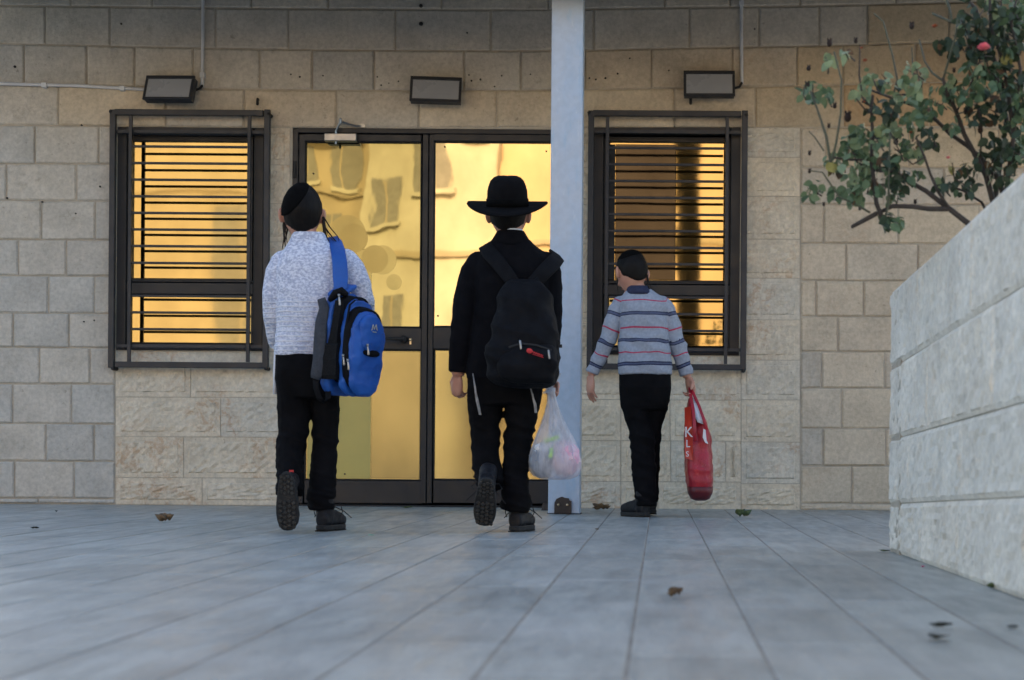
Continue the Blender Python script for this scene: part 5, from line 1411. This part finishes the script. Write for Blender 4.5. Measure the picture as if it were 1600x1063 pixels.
# =============================================================== boy in the striped shirt
Y3 = 8.64
D = thing('person', (P(1005, 800, Y3).x, Y3, 0), 'boy in a grey striped shirt walking along the wall with a red bag', 'person', 'boys walking to the door')
mh3 = headmat(P(987, 425, Y3 + .02), .42, -.36, .05)
trunk3 = [(586, 966, 1050, .100, 0), (575, 966, 1050, .102, 0), (545, 968, 1046, .100, 0), (520, 968, 1043, .098, 0), (498, 969, 1042, .100, 0), (482, 968, 1043, .098, 0), (472, 967, 1040, .088, .0), (464, 972, 1033, .074, 0), (457, 977, 1024, .060, 0), (452, 981, 1018, .054, 0)]
armL3 = [(971, 473, 12, 0), (965, 484, 13.5, 0), (958, 505, 13, -.01), (950, 528, 12.2, -.01), (940, 552, 11.2, 0), (930, 572, 10.6, .01), (925, 583, 10.4, .01)]
armR3 = [(1035, 473, 12, 0), (1043, 485, 13.2, 0), (1050, 508, 12.6, -.0), (1056, 530, 12, -.0), (1063, 555, 11.2, .01), (1070, 574, 10.6, .02), (1073, 586, 10.4, .02)]
legL3 = [(990, 605, 23, 0), (993, 635, 22.5, .0), (1000, 665, 19, .0), (1005, 695, 19, -.01), (1006, 725, 19, -.02), (1007, 752, 17.5, -.02), (1009, 775, 16, -.035), (1010, 791, 16, -.04)]
legR3 = [(1026, 605, 22, 0), (1022, 635, 21, .02), (1017, 665, 17, .04), (1017, 695, 14.5, .07), (1018, 725, 13, .10), (1018, 755, 11, .13), (1018, 778, 10.5, .15), (1018, 785, 10, .15)]
pelvis3 = [(572, 969, 1047, .088, 0), (588, 967, 1048, .094, 0), (606, 967, 1049, .098, -.005), (625, 969, 1046, .088, 0), (640, 973, 1042, .068, 0)]
mb = MB()
head(mb, mh3, .98); limb(mb, [(990, 432, 13.5, .0), (992, 446, 14, -.0), (998, 462, 17, 0)], Y3)
torso(mb, trunk3, Y3, .84); limb(mb, armL3, Y3, k=.74); limb(mb, armR3, Y3, k=.74); torso(mb, pelvis3[:-1], Y3, .76); limb(mb, legL3[:-1], Y3, k=.62); limb(mb, legR3[:-1], Y3, k=.62)
wL = P(923.5, 587, Y3 + .01); hand(mb, wL, (-.04, .0, -1), (.85, .5, 0), .98, .22, .2, thumb=-1, tcurl=.1)
wR = P(1075, 590, Y3 + .02); hand(mb, wR, (.28, -.05, -1), (-.75, -.6, .0), .92, .62, .05, thumb=-1, tcurl=.6)
link_existing(bpy.data.objects.new('body', fuse(mb, .0027, 2)), D, 'skin')
face_parts(mh3, D, .98); hair(mh3, D, .98, -.52); cap(mh3, D, (-.22, -.22, .92), .84, .97)
strands(D, [([P(1011, 430, Y3 - .02), P(1013, 442, Y3 - .03), P(1013, 455, Y3 - .04)], .006), ([P(1012, 434, Y3 - .02), P(1016, 446, Y3 - .03), P(1020, 456, Y3 - .03)], .003), ([P(1011, 436, Y3 - .02), P(1014, 450, Y3 - .04), P(1017, 457, Y3 - .04)], .004)])
strands(D, [([P(966, 432, Y3 + .02), P(964, 446, Y3 + .01), P(966, 458, Y3)], .005)])
mb = MB(); torso(mb, trunk3, Y3); limb(mb, armL3, Y3, cap='start'); limb(mb, armR3, Y3, cap='start')
z = lambda py: P(1005, py, Y3).z
shirt = cloth(D, 'striped_shirt', mb, None, .0050, 3, folds([(z(540), .05, .008, 14), (z(500), .06, .003, 14), (z(580), .03, .003, 16)], 9, .0018)) if False else None
me = fuse(mb, .0050, 3, folds([(z(540), .06, .011, 14), (z(500), .07, .006, 14), (z(570), .04, .006, 16), (z(470), .04, .004, 18)], 9, .0022))
at = me.attributes.new('band', 'FLOAT', 'POINT')
def armband(co, arm):
    "how far down the arm, as the photograph row its stripe follows; None when the point is on the trunk"
    best = None
    for p, q in zip(arm, arm[1:]):
        a_, b_ = P(p[0], p[1], Y3 + p[3]), P(q[0], q[1], Y3 + q[3])
        ab = b_ - a_; t = max(-.2, min(1.3, (co - a_).dot(ab) / ab.length_squared)); t2 = max(0, min(1, t))
        d = (co - (a_ + ab * t2)).length - (p[2] + (q[2] - p[2]) * t2) * Y3 / F
        if best is None or d < best[0]: best = (d, p[1] + (q[1] - p[1]) * t)
    return best
vals = []
xl, xr = P(968, 520, Y3).x, P(1043, 520, Y3).x
for v in me.vertices:
    co = v.co
    row = 711 - ((co.z - CAMH) * F / Y3 + (co.x * F / Y3) * -sr) 
    bl_, br_ = armband(co, armL3), armband(co, armR3)
    b_ = bl_ if bl_[0] < br_[0] else br_
    px_ = CX + co.x * F / Y3
    edge = (px_ < 968 + max(0, (500 - row) * .12)) or (px_ > 1043 - max(0, (500 - row) * .12))
    if edge and b_[0] < .02: row = b_[1] + (b_[1] - 500) * .0 - 1.0
    row += mnoise.noise(co * 11) * 2.2 + mnoise.noise(V((co.x * 16, co.y * 16, co.z * 9 + 3))) * 3.0 * math.exp(-((row - 540) / 26) ** 2)
    vals.append(max(0, min(1, (row - 440) / 160)))
at.data.foreach_set('value', vals)
M['stripe'] = stripe_mat()
link_existing(bpy.data.objects.new('striped_shirt', me), D, 'stripe')
m = MB()
def oval3(py, a, b, d, dy, n=28):
    c = P((a + b) / 2, py, Y3 + dy); hw = (b - a) / 2 * Y3 / F
    return [c + V((math.cos(2 * PI * j / n) * hw, math.sin(2 * PI * j / n) * d, 0)) for j in range(n)]
m.rings([oval3(461, 974, 1026, .066, -.008), oval3(456, 978, 1020, .062, -.010), oval3(449.5, 980, 1015, .055, -.008), oval3(447.5, 982, 1013, .051, -.006), oval3(448.5, 983, 1012, .046, -.004), oval3(458, 982, 1014, .046, 0)]); m.build('collar', M['navy'], D, True)
for pts, dd in (([(962, 467), (974, 461), (982, 458)], -.058), ([(1018, 458), (1030, 461), (1042, 468)], -.058)):
    pass
mb = MB(); torso(mb, pelvis3, Y3); limb(mb, legL3, Y3, cap='start'); limb(mb, legR3, Y3, cap='start')
cloth(D, 'trousers', mb, 'trouser', .0050, 4, folds([(z(690), .06, .008, 22), (z(735), .06, .008, 26), (z(775), .05, .008, 30), (z(640), .06, .006, 18)], 5, .0016))
h3 = G(1012, 809)
shoe(D, shoe_mx(V((h3.x, h3.y, 0)), .62), .205, .078, .05, 6, False)
h4 = V((P(1020, 800, Y3 + .17).x, Y3 + .13, .008))
shoe(D, shoe_mx(h4, .25, .0), .205, .078, .05, 7, False)

# ---- red shopping bag
def red_mat():
    t = NT('worn_red_laminate'); co = t.coord((1, 1, .5))
    col = t.mix(t.mapr(t.noise(co, 9, 5, .6), .3, .7), (.46, .012, .028), (.30, .008, .02))
    cr_ = t.mapr(t.noise(co, 55, 7, .85), .56, .70)
    z_ = t.n('SeparateXYZ', Vector=t.n('TexCoord').outputs['Object']).outputs['Z']
    low = t.mapr(z_, .12, .35, 1, .25)
    col = t.mix(t.math('MULTIPLY', t.math('MULTIPLY', cr_, low), .8), col, (.62, .42, .40))
    return t.done(col, t.mapr(t.noise(co, 20, 4), .3, .7, .28, .5), t.bump(t.math('ADD', t.noise(co, 26, 5, .65), t.math('MULTIPLY', t.noise(co, 120, 3), .25)), .55, .012), 0, .5)
M['red_bag'] = red_mat()
M['bag_bottom'] = simple('dark_red_laminate', (.13, .008, .014), (.08, .006, .01), 20, .45, bump=.4, bscale=90)
M['orange_red'] = simple('orange_red_laminate', (.62, .045, .018), (.50, .03, .015), 12, .4)
M['white_print'] = simple('white_print', (.75, .72, .72), (.6, .58, .58), 40, .5)
YB3 = Y3 + .02
RB = thing('shopping_bag', P(1092, 780, YB3), 'red laminated shopping bag with white print held in the hand of the striped boy', 'bag')
R = []; n = 32
for py, a, b, d, kk in ((780.5, 1084, 1104, .10, 1), (777, 1079, 1109, .145, 1), (768, 1075.5, 1112, .165, 1), (752, 1073, 1113, .17, .99), (730, 1072, 1113, .17, .97), (705, 1071.5, 1111, .165, .94), (685, 1071, 1108.5, .16, .90), (665, 1070.5, 1104, .155, .9), (648, 1071, 1099, .13, .9), (634, 1073, 1093, .09, .92), (622, 1075, 1086, .05, .95)):
    c = P((a + b) / 2, py, YB3); hw = (b - a) / 2 * YB3 / F
    row = []
    for j in range(n):
        t = 2 * PI * j / n; cs, sn = math.cos(t), math.sin(t); p_ = 3.2
        x = math.copysign(abs(cs) ** (2 / p_), cs) * hw; y = math.copysign(abs(sn) ** (2 / p_), sn) * d
        pinch = (1 - abs(cs)) * (.55 if sn < 0 else .3) * max(0, min(1, (745 - py) / 70)) * d * .55
        y -= math.copysign(pinch, y)
        row.append(c + V((x, y, 0)))
    R.append(row)
m = MB(); m.rings(R)
rb = cloth(RB, 'bag_body', m, 'red_bag', .005, 3, folds([(P(1090, 690, YB3).z, .10, .010, 12), (P(1090, 740, YB3).z, .07, .006, 17)], 12, .002))
m = MB(); R2 = []
for py, a, b, d in ((782, 1086, 1102, .09), (779, 1079.5, 1108, .142), (770, 1075, 1112.4, .168), (760, 1073.4, 1113.4, .174)):
    c = P((a + b) / 2, py, YB3); hw = (b - a) / 2 * YB3 / F + .002
    R2.append([c + V((math.copysign(abs(math.cos(t)) ** .62, math.cos(t)) * hw, math.copysign(abs(math.sin(t)) ** .62, math.sin(t)) * d, 0)) for t in [2 * PI * j / 32 for j in range(32)]])
m.rings(R2); m.build('bag_bottom', M['bag_bottom'], RB, True)
fy = -.163
def bq(px, py, dy): return P(px, py, YB3 + dy)
m = MB(); m.rings([[bq(1069.5, 637, -.10), bq(1079.5, 635, -.165), bq(1079.5, 635, -.155), bq(1069.5, 637, -.09)], [bq(1070, 672, -.12), bq(1082, 672, -.178), bq(1082, 672, -.165), bq(1070, 672, -.11)], [bq(1070.5, 716, -.14), bq(1083, 720, -.176), bq(1083, 720, -.165), bq(1070.5, 716, -.13)]]); pnl = m.build('side_panel', M['orange_red'], RB)
def txt(ch, px, py, size, dy, ang, par):
    cu = bpy.data.curves.new('t', 'FONT'); cu.body = ch; cu.size = size; cu.extrude = .0012; cu.align_x = 'CENTER'; cu.align_y = 'CENTER'
    o = bpy.data.objects.new('t', cu); C.objects.link(o); dg = bpy.context.evaluated_depsgraph_get(); me = bpy.data.meshes.new_from_object(o.evaluated_get(dg)); bpy.data.objects.remove(o)
    Rt = Matrix.Translation(bq(px, py, dy)) @ Matrix.Rotation(ang, 4, 'Z') @ Matrix.Rotation(PI / 2, 4, 'X')
    me.transform(Rt); me.materials.clear()
    return link('printed_letter', me, M['white_print'], par)
for ch, px, py, s in (('K', 1076, 676, .070), ('L', 1075, 694, .050), ('S', 1074, 710, .036)): txt(ch, px, py, s, -.182, -.55, pnl)
m = MB()
m.rings([[bq(1099, 670, -.150), bq(1102.5, 672, -.148), bq(1102.5, 672, -.140), bq(1099, 670, -.142)], [bq(1098, 684, -.158), bq(1104, 688, -.154), bq(1104, 688, -.146), bq(1098, 684, -.15)], [bq(1102, 692, -.156), bq(1107, 694, -.150), bq(1107, 694, -.142), bq(1102, 692, -.148)]]); m.build('printed_mark', M['white_print'], RB)
# white lining seen where the mouth of the bag gapes, and its handles
m = MB(); m.rings([[bq(1078, 618, -.045), bq(1080, 616, -.05), bq(1080, 616, -.035), bq(1078, 618, -.035)], [bq(1082, 634, -.10), bq(1090, 634, -.085), bq(1090, 634, -.07), bq(1082, 634, -.08)], [bq(1085, 650, -.135), bq(1096, 652, -.12), bq(1096, 652, -.10), bq(1085, 650, -.11)], [bq(1090, 660, -.150), bq(1101, 664, -.132), bq(1101, 664, -.11), bq(1090, 660, -.12)]])
m.build('white_lining', M['white_cloth'], RB, True)
ribbon([bq(1078, 606, -.02), bq(1079, 618, -.055), bq(1083, 640, -.135), bq(1085, 665, -.176), bq(1086, 690, -.178)], .016, .004, 'handle', 'red_bag', RB, side=[1, .3, 0])
ribbon([bq(1078, 606, -.02), bq(1083, 614, -.05), bq(1092, 634, -.10), bq(1099, 654, -.135), bq(1104, 672, -.145)], .014, .004, 'handle', 'red_bag', RB, side=[1, .2, .3])
